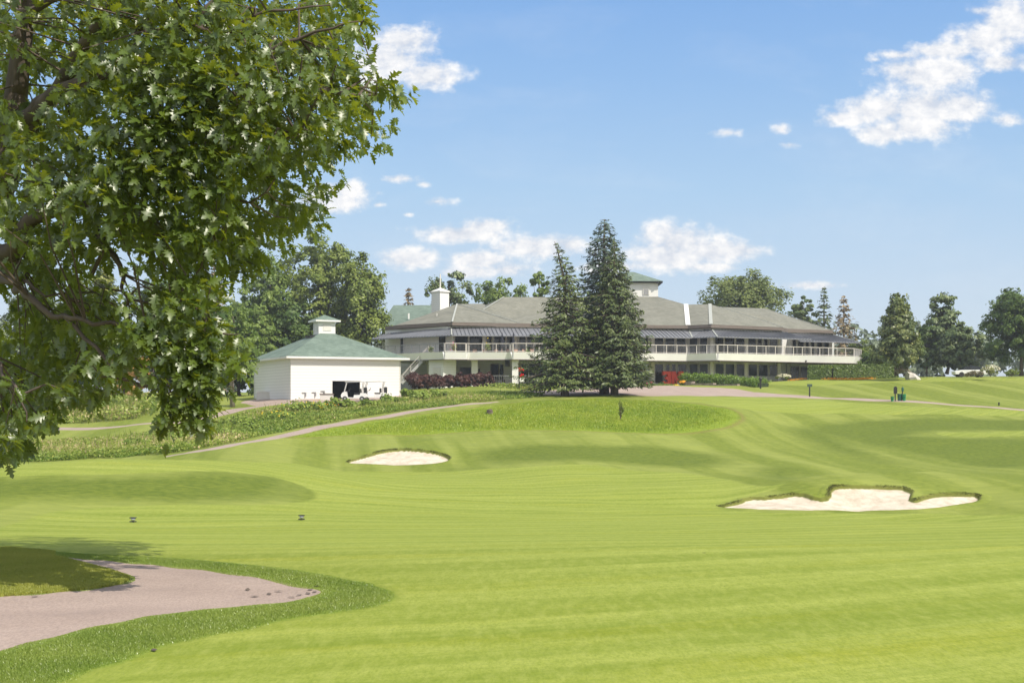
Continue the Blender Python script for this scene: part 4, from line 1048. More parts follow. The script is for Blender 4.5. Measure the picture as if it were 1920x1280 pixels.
# ball washer station at the tee
def station():
    d = 146
    def gp(px, dd=0): x_ = (px-CX)/F*(d+dd); return x_, d+dd, GZ(x_, d+dd)
    x_, y_, z_ = gp(1678.5); t = thing('tee_sign', (x_,y_,z_), 'black post with a tall dark tee board beside the cart path', 'sign')
    mb = MB(); mb.box((x_,y_,z_+.62),(.10,.10,1.3)); mb.build('post', M['black'], t)
    mb = MB(); mb.box((x_,y_-.08,z_+1.05),(.36,.08,.62)); mb.add([(x_-.18,y_-.12,z_+1.36),(x_+.18,y_-.12,z_+1.36),(x_+.06,y_-.12,z_+1.5),(x_-.06,y_-.12,z_+1.5),(x_-.18,y_-.04,z_+1.36),(x_+.18,y_-.04,z_+1.36),(x_+.06,y_-.04,z_+1.5),(x_-.06,y_-.04,z_+1.5)],[(0,1,2,3),(7,6,5,4),(1,5,6,2),(2,6,7,3),(3,7,4,0)]); mb.build('board', M['black'], t)
    x_, y_, z_ = gp(1692.0,.2); t = thing('ball_washer', (x_,y_,z_), 'tall dark green ball washer on a leaning black post between the bins', 'ball washer')
    mb = MB(); mb.bar((x_-.10,y_,z_-.1),(x_+.02,y_,z_+1.0),.09); mb.build('post', M['black'], t)
    mb = MB(); mb.lathe((x_+.02,y_,z_+.95), [(.10,0),(.12,.05),(.12,.34),(.09,.40),(.03,.44)], 12); mb.build('washer_head', M['dkgreen'], t)
    mb = MB(); mb.bar((x_+.02,y_,z_+1.38),(x_+.02,y_,z_+1.5),.03); mb.build('plunger', M['black'], t)
    for px, dd, w_, h_, m_, lab in ((1673,-.1,.34,.46,'green_plastic','bright green small crate on the grass left of the tee board'),(1686.5,.3,.44,.68,'dkgreen','dark blue-green waste bin just right of the black tee board'),(1695,.1,.40,.66,'green_plastic','green waste bin at the right end of the tee station')):
        x_, y_, z_ = gp(px, dd); t = thing('waste_bin', (x_,y_,z_), lab, 'bin')
        mb = MB(); mb.lathe((x_,y_,z_-.02), [(w_*.40,0),(w_*.5,h_),(w_*.54,h_+.01),(w_*.54,h_+.05),(w_*.45,h_+.05),(w_*.43,h_-.1)], 14); mb.build('body', M[m_], t)
        mb = MB(); mb.box((x_,y_-w_*.5,z_+h_*.55),(w_*.35,.02,.16)); mb.build('sticker', M['dkgreen'], t)
station()
x_, y_ = (1873-CX)/F*142, 142.0; z_ = GZ(x_,y_)
t = thing('path_marker', (x_,y_,z_), 'tiny black marker stake at the edge of the cart path far right', 'marker')
mb = MB(); mb.lathe((x_,y_,z_), [(.07,0),(.07,.22),(.10,.24),(.10,.30),(.03,.34)], 10); mb.build('stake', M['black'], t)
for px, py, lab in ((249.5,980,'black and silver tee marker on the fairway, the left one'),(565.5,975,'black and silver tee marker on the fairway, the right one')):
    g = G(px, py); t = thing('tee_marker', g, lab, 'tee marker', 'pair of tee markers')
    for zz in (.03, .13):
        mb = MB(); mb.box((g[0],g[1],g[2]+zz),(.17,.08,.025)); mb.build('plate', M['black'], t, bevel=.004)
    mb = MB(); mb.lathe((g[0],g[1],g[2]), [(.02,-.03),(.02,.05),(.055,.06),(.06,.085),(.055,.11),(.02,.12)], 12); mb.build('ball', M['steel'], t)
g = G(918,776); 
t = thing('stump', g, 'small brown weathered stump in the long grass below the plaza', 'stump')
rs_ = np.random.default_rng(3); mb = MB(); mb.lathe((g[0],g[1],g[2]-.05), [(.28,0),(.25,.15),(.24,.38),(.20,.42),(.05,.43)], 11)
mb.v = [(v[0]+rs_.normal(0,.02), v[1]+rs_.normal(0,.02), v[2]+rs_.normal(0,.025)) for v in mb.v]; mb.build('wood', M['bark'], t)

# balcony furniture
def patio_umbrella(px, d, label):
    x_ = (px-CX)/F*d; z0 = ZC(6.43); t = thing('patio_umbrella', (x_,d,z0), label, 'umbrella', 'closed umbrellas on the balcony')
    mb = MB(); mb.lathe((x_,d,z0), [(.25,0),(.25,.06),(.04,.08)], 12); mb.build('base', M['dark'], t)
    mb = MB(); mb.tube([(x_,d,z0),(x_,d,z0+3.1)], .025, 6); mb.build('pole', M['brown_trim'], t)
    mb = MB(); mb.lathe((x_,d,z0+1.15), [(.10,0),(.22,.15),(.20,.6),(.13,1.2),(.06,1.75),(.015,1.95)], 9); mb.build('canopy', M['umbrella'], t)
patio_umbrella(941.5,178.9,'closed black umbrella on the balcony, the left one of two'); patio_umbrella(962.5,178.7,'closed black umbrella on the balcony, the right one of two')
def dining_chair(px, d, z0, mat, label, group, ang=0.0):
    x_ = (px-CX)/F*d; t = thing('patio_chair', (x_,d,z0), label, 'chair', group)
    mb = MB(); mb.box((x_,d,z0+.45),(.5,.5,.07), ang); mb.build('seat', M[mat], t)
    bx, by = x_-math.sin(ang)*.24, d+math.cos(ang)*.24
    mb = MB(); mb.box((bx,by,z0+.74),(.5,.05,.55), ang); mb.build('backrest', M[mat], t)
    for sx in (-1,1):
        for sy in (-1,1):
            lx = x_+.22*sx*math.cos(ang)-.22*sy*math.sin(ang); ly = d+.22*sx*math.sin(ang)+.22*sy*math.cos(ang)
            mb = MB(); mb.bar((lx,ly,z0),(lx,ly,z0+.45),.04); mb.build('leg', M[mat], t)
def table(px, d, z0, label, mat='wicker', group='balcony tables', w_=.8):
    x_ = (px-CX)/F*d; t = thing('patio_table', (x_,d,z0), label, 'table', group)
    mb = MB(); mb.lathe((x_,d,z0+.70),[(w_*.5,0),(w_*.52,.02),(w_*.5,.05)],18); mb.build('table_top', M[mat], t)
    mb = MB(); mb.lathe((x_,d,z0),[(.25,0),(.22,.03),(.04,.05),(.04,.70)],10); mb.build('pedestal', M['brown_trim'], t)
ZD = ZC(6.43)
for i, px in enumerate((897,937,957,975,990)):
    table(px, 179.6 if px > 950 else 179.9, ZD, 'round tan table on the balcony, %s' % ('left of the tall plant' if px==897 else 'under the left black umbrella' if px==937 else 'between the two black umbrellas' if px==957 else 'just right of the right black umbrella' if px==975 else 'nearest the spruces'))
for i, (px, dd) in enumerate(((891,179.8),(903,179.7),(930,179.7),(944.5,179.6),(951,179.3),(964,179.0),(969,179.6),(981.5,179.2),(984,180.0),(996.5,179.4))):
    lab = {891:'tan chair left of the leftmost balcony table',903:'tan chair right of the leftmost balcony table',930:'tan chair left of the left black umbrella',944.5:'tan chair right of the left black umbrella',951:'tan chair midway between the two black umbrellas',964:'tan chair directly beside the right black umbrella pole',969:'tan chair second to the right of the right umbrella pole',981.5:'tan chair with a table on its left, well right of both umbrellas',984:'tan chair left of the last table before the spruces',996.5:'tan chair on the balcony closest to the spruces'}[px]
    dining_chair(px, dd, ZD, 'wicker', lab, 'balcony chairs', [.3,-1.2,.2,1.4,-.4,2.0,.5,-1.0,1.2,-.2][i])
for px, d_, lab in ((931,184.5,'dark patio chair under the balcony, left of the two before the window'),(945,184.8,'dark patio chair under the balcony, before the narrow window'),(985,182.5,'dark patio chair under the balcony by the spruce branches')):
    dining_chair(px, d_, ZC(2.75), 'brown_trim', lab, 'dark chairs on the lower patio', .4)
# wicker / white lounge chairs behind the spruces
for px, lab in ((1096,'white slatted garden chair seen between the spruce trunks, left one'),(1106,'white slatted garden chair between the spruce trunks, second from left'),(1116,'white slatted garden chair just left of the thick spruce trunk')):
    d = 171; x_ = (px-CX)/F*d; z0 = GZ(x_, d); t = thing('garden_chair', (x_,d,z0), lab, 'chair', 'white garden chairs behind the spruces')
    mb = MB()
    for k in range(5): mb.bar((x_-.24+.12*k,d+.15,z0+.3),(x_-.28+.14*k,d+.55,z0+1.05+.04*(2-abs(k-2))),.09,.02)
    mb.build('backrest', M['white'], t)
    mb = MB(); mb.box((x_,d-.1,z0+.36),(.56,.56,.04)); mb.build('seat', M['white'], t)
    for sx in (-.3,.3):
        mb = MB(); mb.box((x_+sx,d-.05,z0+.60),(.13,.72,.03)); mb.build('armrest', M['white'], t)
        mb = MB(); mb.bar((x_+sx,d-.35,z0),(x_+sx,d-.35,z0+.6),.07); mb.build('leg', M['white'], t)
        mb = MB(); mb.bar((x_+sx,d+.28,z0),(x_+sx,d+.28,z0+.6),.07); mb.build('leg', M['white'], t)
def potted(px, d, z0, h, mat, label, fl=None, pot='terracotta', seed=1, cat='potted plant', ls=.16, potm=None):
    x_ = (px-CX)/F*d; rs_ = np.random.default_rng(seed); t = thing('potted_plant', (x_,d,z0), label, cat)
    mb = MB(); mb.lathe((x_,d,z0),[(.16,0),(.24,.36),(.27,.38),(.27,.44),(.2,.44)],12); mb.build('pot', M[pot], t)
    V, Fa, v = crown([(x_,d,z0+.44+h*.5,.3,.3,h*.5)], 14, 16, .15, ls, rs_, 1.0); np_obj('foliage', V, Fa, M[mat], t, attr={'v':v})
    if fl:
        p = np.array([x_,d,z0+.5+h*.6])+rs_.normal(size=(30,3))*np.array([.22,.22,h*.25]); V, Fa = cards(p, rs_.normal(size=(30,3))+np.array([0,-1,0]), .16, rs_, 1.0); np_obj('blossom', V, Fa, M[fl], t, attr={'v':np.repeat(rs_.uniform(0,1,30),4)})
potted(851,177.9,ZD,1.3,'leaf_yellow','leafy potted plant with pink flowers at the balcony corner','fl_pink',seed=2)
potted(914,178.7,ZD,1.35,'leaf_olive','tall yellowish potted plant against the balcony rail, left of the umbrellas','fl_yellow',seed=3)
potted(808,180.0,ZD,1.0,'leaf_mid','potted plant with pale flowers behind the grey balcony rail above the stair','fl_cream',seed=4)
# hanging basket post in front of the patio
d = 163.; x_ = (973.5-CX)/F*d; z0 = GZ(x_,d); t = thing('flower_planter', (x_,d,z0), 'black stand with a white planter of red flowers in front of the patio', 'planter')
mb = MB(); mb.bar((x_,d,z0-.1),(x_,d,z0+2.0),.12); mb.bar((x_,d,z0+1.6),(x_+.55,d,z0+1.6),.06); mb.build('stand', M['black'], t)
mb = MB(); mb.box((x_+.32,d,z0+1.0),(.55,.5,.5)); mb.build('planter_box', M['white'], t, bevel=.03)
rs_ = np.random.default_rng(5)
for c, nm, mt in (((x_+.3,d,z0+1.5),'blossom','fl_red'),((x_+.18,d,z0+2.2),'blossom','fl_red'),((x_+.3,d,z0+1.35),'foliage','leaf_mid')):
    p = np.array(c)+rs_.normal(size=(50,3))*np.array([.15,.14,.09]); V, Fa = cards(p, rs_.normal(size=(50,3))+np.array([0,-1,.3]), .15, rs_, 1.0); np_obj(nm, V, Fa, M[mt], t, attr={'v':np.repeat(rs_.uniform(0,1,50),4)})
# ------------------------------------------------------------------ background trees
GL = 'tall trees behind the cart barn'
decid('broadleaf_tree', 600, 436, 205, 215, 'leaf_olive', 'tallest broad green tree behind the cart barn cupola', GL, seed=11, n=380, per=46, trunk=.08, nl=16, kind='round', ls=.42, cr=1.25)
decid('broadleaf_tree', 680, 470, 200, 130, 'leaf_olive', 'yellowish-green drooping tree between the cart barn and the clubhouse', GL, seed=12, n=240, per=46, trunk=.06, nl=14, ls=.40, droop=.5, cr=1.1)
decid('broadleaf_tree', 500, 470, 198, 135, 'leaf_mid', 'rounded grey-green tree left of the tallest tree behind the barn', GL, seed=13, n=230, per=44, trunk=.08, nl=13, ls=.40, cr=1.1)
decid('broadleaf_tree', 545, 560, 178, 150, 'leaf_dark', 'dark lower tree right behind the cart barn roof', GL, seed=14, n=180, per=40, trunk=.04, nl=12, ls=.38)
decid('broadleaf_tree', 450, 560, 176, 110, 'leaf_dark', 'dark green tree behind the small tree left of the barn', GL, seed=15, n=170, per=40, trunk=.04, nl=12, ls=.38)
conifer('brown_conifer', 402, 488, 185, 110, 'needle_brown', 'sparse brownish conifer left of the barn trees', GL, seed=16, levels=30, ls=.75, irregular=.45, dens=.8)
decid('broadleaf_tree', 485, 575, 174, 120, 'leaf_mid', 'low dense tree closing the gap at the left back corner of the barn', GL, seed=151, n=170, per=40, trunk=.0, nl=12, ls=.36)
decid('broadleaf_tree', 395, 610, 172, 110, 'leaf_dark', 'low dark tree behind the trunk of the small open tree', GL, seed=152, n=140, per=40, trunk=.0, nl=12, ls=.36)
decid('small_tree', 436, 572, 138, 128, 'leaf_mid', 'small open tree with a bare grey trunk on the lawn left of the barn', None, seed=17, n=130, per=32, trunk=.30, nl=12, ls=.26, cr=.62, barkm='bark_light', inner=.25)
decid('maple_tree', 180, 500, 165, 135, 'leaf_yellow', 'yellow-green tree seen through the gap in the oak leaves', 'trees beyond the oak', seed=18, n=190, per=40, trunk=.1, ls=.36)
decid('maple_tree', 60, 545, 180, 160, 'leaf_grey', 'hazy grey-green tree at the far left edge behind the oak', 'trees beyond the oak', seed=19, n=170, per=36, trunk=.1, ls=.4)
decid('maple_tree', 290, 520, 185, 150, 'leaf_dark', 'dark tree behind the middle of the oak foliage', 'trees beyond the oak', seed=20, n=190, per=40, trunk=.05, ls=.4)
decid('maple_tree', 235, 640, 158, 90, 'leaf_orange', 'orange-tinted small tree above the left meadow', 'trees beyond the oak', seed=21, n=80, per=30, trunk=.1, ls=.3)
decid('maple_tree', 340, 600, 168, 130, 'leaf_dark', 'low dark tree left of the small bare-trunked tree', 'trees beyond the oak', seed=22, n=150, per=40, trunk=.0, ls=.36)
decid('maple_tree', 200, 620, 172, 160, 'leaf_dark', 'low dark tree behind the orange-tinted one', 'trees beyond the oak', seed=23, n=150, per=40, trunk=.0, ls=.36)
decid('maple_tree', 90, 610, 168, 150, 'leaf_mid', 'low green tree at the left above the meadow', 'trees beyond the oak', seed=24, n=150, per=40, trunk=.0, ls=.36)
decid('maple_tree', -30, 600, 170, 150, 'leaf_olive', 'olive tree cut by the left edge of the view', 'trees beyond the oak', seed=25, n=130, per=36, trunk=.0, ls=.36)
# behind the clubhouse roofs
GB = 'trees behind the clubhouse'
conifer('spruce_tree', 766, 536, 232, 66, 'needle_brown', 'small brownish spruce tip above the green roof left of the chimney', GB, base_py=700, seed=31, levels=24, ls=.8, dens=1.0, power=.7)
decid('pine_tree', 842, 508, 228, 92, 'needle_pine', 'open pine crown behind the white chimney', GB, base_py=690, seed=32, n=120, per=30, trunk=.35, kind='flat', ls=.4, cr=.8)
decid('locust_tree', 938, 520, 230, 110, 'leaf_mid', 'wide flat-topped green tree above the middle of the clubhouse roof', GB, base_py=690, seed=33, n=150, per=32, trunk=.45, kind='flat', ls=.4, cr=.9)
decid('broadleaf_tree', 1010, 507, 225, 66, 'leaf_mid', 'rounded green tree just left of the bent spruce above the roof', GB, base_py=690, seed=34, n=120, per=34, trunk=.3, ls=.4)
decid('birch_tree', 1398, 501, 236, 178, 'leaf_birch', 'large drooping birch with pale limbs behind the right-hand roof', GB, base_py=690, seed=35, n=280, per=42, trunk=.25, nl=15, ls=.42, droop=1.1, barkm='bark_light', cr=1.15)
decid('pine_tree', 1506, 554, 226, 66, 'needle_pine', 'short rounded pine right of the birch', GB, base_py=690, seed=36, n=110, per=30, trunk=.2, ls=.4)
conifer('larch_tree', 1545, 536, 222, 62, 'needle_olive', 'thin see-through conifer above the roof end, left of a pair', GB, base_py=690, seed=37, levels=24, ls=.65, dens=.7, irregular=.5, gap=.12, power=.7, droop=.05)
conifer('larch_tree', 1582, 552, 218, 66, 'needle_brown', 'thin see-through conifer above the roof end, right of a pair', GB, base_py=690, seed=38, levels=24, ls=.65, dens=.7, irregular=.5, gap=.1, power=.7, droop=.05)
# right-hand lawn trees
decid('linden_tree', 1681, 548, 178, 104, 'leaf_linden', 'conical linden with pale seed bracts beside the clipped hedge', 'trees along the right lawn', base_py=700, seed=41, n=270, per=44, trunk=.04, kind='cone', nl=20, ls=.34, cr=.75)
decid('pine_tree', 1775, 545, 205, 122, 'needle_pine', 'tall layered pine in the middle of the right lawn trees', 'trees along the right lawn', base_py=697, seed=42, n=190, per=36, trunk=.06, kind='cone', nl=18, ls=.38, cr=.95, flat=.35)
decid('pine_tree', 1800, 602, 200, 92, 'needle_pine', 'lower spreading pine at the right foot of the tall layered pine', 'trees along the right lawn', base_py=697, seed=43, n=150, per=36, trunk=.03, nl=12, ls=.38)
decid('pine_tree', 1737, 606, 204, 70, 'leaf_dark', 'low dark pine at the left foot of the tall layered pine', 'trees along the right lawn', base_py=697, seed=44, n=110, per=34, trunk=.03, nl=10, ls=.38)
decid('oak_tree', 1915, 536, 190, 152, 'leaf_dark', 'big dark broadleaf tree at the right edge of the lawn', 'trees along the right lawn', base_py=704, seed=45, n=280, per=46, trunk=.14, nl=15, ls=.40, cr=1.1)
# bushes at the hedge end and behind
decid('lilac_bush', 1612, 636, 205, 90, 'leaf_olive', 'pale olive bush behind the right end of the balcony', 'bushes behind the clipped hedge', base_py=700, seed=46, n=90, per=30, trunk=0, ls=.34)
decid('lilac_bush', 1640, 655, 196, 110, 'leaf_dark', 'dark bush between the balcony end and the linden', 'bushes behind the clipped hedge', base_py=700, seed=47, n=100, per=34, trunk=0, ls=.34)
# far hazy wood as one mass
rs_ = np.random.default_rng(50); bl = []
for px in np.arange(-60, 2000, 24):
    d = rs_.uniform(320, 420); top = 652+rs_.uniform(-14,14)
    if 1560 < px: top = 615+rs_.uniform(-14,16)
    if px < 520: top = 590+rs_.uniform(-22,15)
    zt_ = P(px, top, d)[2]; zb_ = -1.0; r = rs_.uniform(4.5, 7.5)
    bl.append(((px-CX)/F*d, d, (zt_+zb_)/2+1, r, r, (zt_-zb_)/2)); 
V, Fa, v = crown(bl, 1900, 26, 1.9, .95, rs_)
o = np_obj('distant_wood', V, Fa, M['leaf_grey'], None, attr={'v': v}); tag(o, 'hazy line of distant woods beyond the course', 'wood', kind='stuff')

# the three spruces on the knoll
GS = 'spruces in front of the clubhouse'
t_, _ = conifer('bent_spruce', 1059, 450, 139, 188, 'needle_green', 'olive-green spruce with a thin tip bent over to the left', GS, base_py=739, seed=61, levels=46, ls=.30, irregular=.45, power=.80, bare=.09, droop=.36, tip=(.72,-1.0), trunk_r=.33, dens=1.2)
conifer('blue_spruce', 1133, 408, 143, 165, 'needle_blue', 'tallest dense blue-grey spruce behind the other two', GS, base_py=737, seed=62, levels=64, ls=.34, irregular=.22, power=.50, bare=.08, droop=.34, trunk_r=.42, dens=1.25)
conifer('olive_spruce', 1152, 449, 139.5, 172, 'needle_olive', 'broad olive-tinged spruce on the right of the knoll group', GS, base_py=738, seed=63, levels=58, ls=.33, irregular=.3, power=.72, bare=.09, droop=.34, trunk_r=.33, dens=1.15)

# sapling in the long grass
g = G(1163, 787); d = g[1]; t = thing('sapling', g, 'thin leafy sapling standing alone in the long grass below the spruces', 'sapling')
rs_ = np.random.default_rng(64); mb = MB(); tips = []
for i in range(9):
    a = rs_.uniform(0,2*PI); tp = g+np.array([.35*math.cos(a)*rs_.uniform(.3,1), .35*math.sin(a), rs_.uniform(.9,1.55)]); mb.tube([g-np.array([0,0,.05]), g*.4+tp*.6+rs_.normal(0,.03,3), tp], [.02,.014,.006], 5); tips.append(tp)
mb.build('stem', M['bark'], t)
p = np.vstack([g+(tp-g)*rs_.uniform(.35,1.05,(26,1))+rs_.normal(0,.06,(26,3)) for tp in tips]); V, Fa = cards(p, rs_.normal(size=p.shape)+np.array([0,0,.5]), .10*rs_.uniform(.6,1.3,len(p)), rs_); np_obj('foliage', V, Fa, M['leaf_olive'], t, attr={'v':np.repeat(rs_.uniform(0,1,len(p)),4)})

# purple bushes along the patio
GP = 'purple barberry bushes below the balcony'
for i, (px, wp, hp, lab) in enumerate(((778,42,30,'leftmost purple barberry bush beside the foot of the stair'),(802,40,29,'purple barberry bush second from left, merged with the leftmost'),(824,30,26,'purple barberry bush third from left, below the left edge of the white enclosure'),(843,27,26,'rounded purple barberry bush centred below the lit white enclosure'),(868,25,27,'purple barberry bush left of the two below the patio screen'),(888,30,28,'purple barberry bush below the left white column'),(911,31,28,'rightmost purple barberry bush, beside the patio fence'))):
    shrub('barberry_bush', px, 729, 171, wp, hp, 'leaf_purple', lab, 'bush', GP, seed=70+i, n=110, per=34, ls=.15, blobs=8)
# juniper hedge
def hedge(name, pts, w_, h_, mat, label, n, ls, seed, jag=.08, cat='hedge'):
    rs_ = np.random.default_rng(seed); pts = [np.array(p) for p in pts]
    t = thing(name, pts[len(pts)//2], label, cat)
    core = MB()
    P_, N_ = [], []
    seg = [np.linalg.norm(pts[i+1][:2]-pts[i][:2]) for i in range(len(pts)-1)]; tot = sum(seg)
    for i in range(len(pts)-1):
        a, b = pts[i], pts[i+1]; d = (b-a)/np.linalg.norm(b-a); nn = np.array([d[1],-d[0],0]); nn /= np.linalg.norm(nn)
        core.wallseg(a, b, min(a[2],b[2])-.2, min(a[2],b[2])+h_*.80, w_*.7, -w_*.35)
        k = int(n*seg[i]/tot); s = rs_.uniform(0,1,k); face = rs_.uniform(0,1,k)
        hw = w_/2; q = np.where(face < .5, 0, 1)
        base = a+(b-a)*s[:,None]
        side = np.where(face[:,None] < .5, nn*hw, nn*rs_.uniform(-hw,hw,(k,1)))
        zz = np.where(face < .5, rs_.uniform(0,h_,k), h_)
        lump = jag*(np.sin(s*seg[i]*2.1+i)+np.sin(s*seg[i]*5.3))*.5
        p = base+side*(1+lump[:,None]*.5)+rs_.normal(0,jag,(k,3))*.6; p[:,2] += zz+lump*(face >= .5)
        P_.append(p); N_.append(np.where(face[:,None] < .5, nn+np.array([0,0,.3]), np.array([0,0,1.]))+rs_.normal(size=(k,3))*.5)
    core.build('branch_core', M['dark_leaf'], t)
    p = np.vstack(P_); V, Fa = cards(p, np.vstack(N_), ls*rs_.uniform(.6,1.3,len(p)), rs_); np_obj('foliage', V, Fa, M[mat], t, attr={'v':np.repeat(np.clip(rs_.normal(.45,.25,len(p)),0,1),4)})
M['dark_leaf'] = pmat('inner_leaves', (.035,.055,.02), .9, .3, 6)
jp = [P(px, py, d) for px, py, d in ((1284,718,183),(1310,718.5,180),(1345,720,177),(1385,724,174),(1412,727,172),(1432,730,168))]
hedge('juniper_hedge', jp, 1.7, .95, 'leaf_lime', 'bright green irregular juniper hedge above the stone wall by the drive', 5200, .17, 81, .22)
hp_ = [P(px, py, d) for px, py, d in ((1516,711,187),(1560,710.5,186),(1640,709,186),(1682,707,186))]
hedge('clipped_hedge', hp_, 1.6, 1.75, 'leaf_hedge', 'neatly clipped dense green hedge at the right end of the clubhouse', 9000, .15, 82, .05)
# small flowering things
shrub('flower_bush', 988, 731, 168, 9, 8, 'leaf_mid', 'small bush of pink flowers at the left foot of the spruces', 'flowers', seed=90, n=10, per=14, ls=.12, fl='fl_pink', fln=50)
shrub('flower_bush', 976, 731, 168, 9, 7, 'leaf_mid', 'low red-flowered plant under the white planter', 'flowers', seed=91, n=10, per=14, ls=.12, fl='fl_red', fln=14)
shrub('flower_bush', 1218, 723, 180, 12, 7, 'leaf_mid', 'pink flowers at the house wall left of the red characters', 'flowers', seed=92, n=12, per=14, ls=.12, fl='fl_pink', fln=70)
shrub('flower_bush', 1280, 722, 180.5, 12, 8, 'leaf_lime', 'orange and yellow flowers right against the red letter', 'flowers', seed=93, n=12, per=14, ls=.12, fl='fl_orange', fln=110)
shrub('flower_bush', 1268, 726, 180, 10, 5, 'leaf_lime', 'low yellow flowers in front of the red letter', 'flowers', seed=94, n=10, per=14, ls=.12, fl='fl_yellow', fln=50)
shrub('flower_bush', 1241, 723, 183, 9, 8, 'leaf_dark', 'dark leafy plant at the left foot of the red numeral', 'flowers', seed=95, n=12, per=14, ls=.12)
shrub('flower_bush', 1469, 712, 186, 24, 10, 'leaf_olive', 'cream hydrangea bush in front of the downstairs windows', 'flowers', seed=96, n=16, per=16, ls=.13, fl='fl_cream', fln=130)
shrub('flower_bush', 1857, 704, 176, 30, 18, 'leaf_yellow', 'cream and yellow flowering shrub at the edge of the far right lawn', 'shrub', seed=97, n=26, per=18, ls=.16, fl='fl_cream', fln=170)
shrub('flower_bush', 1897, 704, 180, 26, 12, 'leaf_olive', 'olive low shrub left of the trunk of the big tree on the right', 'shrub', seed=98, n=24, per=18, ls=.16)
shrub('grass_clump', 1695, 704, 177, 26, 16, 'leaf_brown', 'brownish shrub clump below the linden', 'shrub', seed=99, n=24, per=18, ls=.18)
shrub('flower_bush', 1822, 704, 178, 34, 8, 'leaf_brown', 'low greyish bed plants left of the cream shrub', 'shrub', seed=100, n=24, per=18, ls=.16)
def bed(name, pts, w_, n, mat, label, seed, h=.25, s=.12):
    rs_ = np.random.default_rng(seed); pts = np.array(pts); k = rs_.uniform(0, len(pts)-1.001, n); i = k.astype(int); f = (k-i)[:,None]
    p = pts[i]*(1-f)+pts[i+1]*f; p[:,:2] += rs_.normal(0,w_,(n,2)); p[:,2] = Hc(p[:,:2])+rs_.uniform(.02,h,n)
    V, Fa = cards(p, rs_.normal(size=(n,3))+np.array([0,-.5,.8]), s*rs_.uniform(.6,1.3,n), rs_, 1.1); o = np_obj(name, V, Fa, M[mat], None, attr={'v':np.repeat(rs_.uniform(0,1,n),4)}, origin=pts[0]); tag(o, label, 'flowers', kind='stuff')
bed('orange_flower_bed', [P(1548,711,184),P(1600,709.5,184),P(1634,709,184)], .3, 900, 'fl_orange', 'strip of orange marigolds at the foot of the clipped hedge', 101)
bed('orange_flowers', [P(1478,711,186),P(1500,711,187),P(1512,711,187)], .2, 160, 'fl_orange', 'few orange flowers between hydrangea and clipped hedge', 102)
bed('cream_flower_bed', [P(1396,716,184),P(1420,714,186),P(1436,713,187)], .3, 260, 'fl_cream', 'line of cream flowers under the downstairs windows', 103)
bed('entrance_bed', [P(1196,727,178),P(1225,726,178),P(1262,727,178)], .3, 500, 'leaf_mid', 'low green planting with rosy flowers in front of the doors', 104)
bed('patio_bed', [P(925,735,166),P(1000,735,164),P(1060,734,160)], .9, 1800, 'meadow', 'loose planting of dry stems in front of the patio', 105, .55, .16)

# ------------------------------------------------------------------ grasses
def grass(name, pos, h, w, lean, mat, label, seed, cat='grass'):
    rs_ = np.random.default_rng(seed); n = len(pos); V, Fa = blades(pos, h, w, lean, rs_)
    # neighbouring blades share a tone, so tufts read
    tone = .45+.22*np.sin(pos[:,0]*.33+2*np.sin(pos[:,1]*.11))*np.sin(pos[:,1]*.22+np.sin(pos[:,0]*.17)*2)+.22*np.sin(pos[:,0]*3.1+np.sin(pos[:,1]*2.3)*2)*np.sin(pos[:,1]*2.7+1.7*np.sin(pos[:,0]*1.9))
    v = np.clip(tone+rs_.normal(0,.2,n),0,1)
    o = np_obj(name, V, Fa, M[mat], None, attr={'v':np.repeat(v,5)}); tag(o, label, cat, kind='stuff')
def to3(xy): return np.column_stack([xy, Hc(xy)])
rs_ = np.random.default_rng(120)
p = sample_poly(stripF, 600000, rs_, -.16, lambda q: (sdf(stripF, q) > .045*np.sin(q[:,0]*5+np.sin(q[:,1]*3)*2)*np.sin(q[:,1]*4+q[:,0]*2)+rs_.normal(0,.03,len(q))) & (sdf(pathF, q) < .03+.03*np.sin(q[:,0]*13+q[:,1]*4)) & (q[:,1] < 18) & (np.abs(q[:,0]) < q[:,1]*.40+.3))
# keep the left island for its own drier turf
ppx = p[:,0]/p[:,1]*F+CX; ppy = HZ+(CAMZ-Hc(p)[:])*F/p[:,1]
isl = (ppx < 256) & ((ppx < 104) | (ppy > 1043+(ppx-104)*.12)) & (p[:,1] > 12.2) & (sdf(pathF, p) < 0)
isl &= (p[:,1] < 20)
pi = p[isl]; ps = p[~isl]
if len(ps): ps3 = to3(ps); grass('roadside_grass', ps3, rs_.uniform(.010,.030,len(ps))*np.clip(-sdf(pathF,ps)/.18,.3,1)*np.clip((sdf(stripF,ps)+.1)/.25,.3,1), rs_.uniform(.003,.006,len(ps)), .9, 'blade', 'thick darker turf collar between the near path and the fairway', 121)
if len(pi): pi3 = to3(pi); grass('island_grass', pi3, rs_.uniform(.010,.032,len(pi)), rs_.uniform(.004,.008,len(pi)), .8, 'blade_dry', 'yellowish turf inside the bend of the near path', 122)
p = sample_poly(longg, 90000, rs_, .0); p3 = to3(p)
grass('long_grass', p3, rs_.uniform(.06,.20,len(p))*np.clip(sdf(longg,p)/2.5,.15,1)*(.6+.4*np.sin(p[:,0]*.9+np.sin(p[:,1]*.6)*2)**2), rs_.uniform(.03,.06,len(p)), .7, 'blade_long', 'bright unmown long grass on the bank below the spruces', 123)
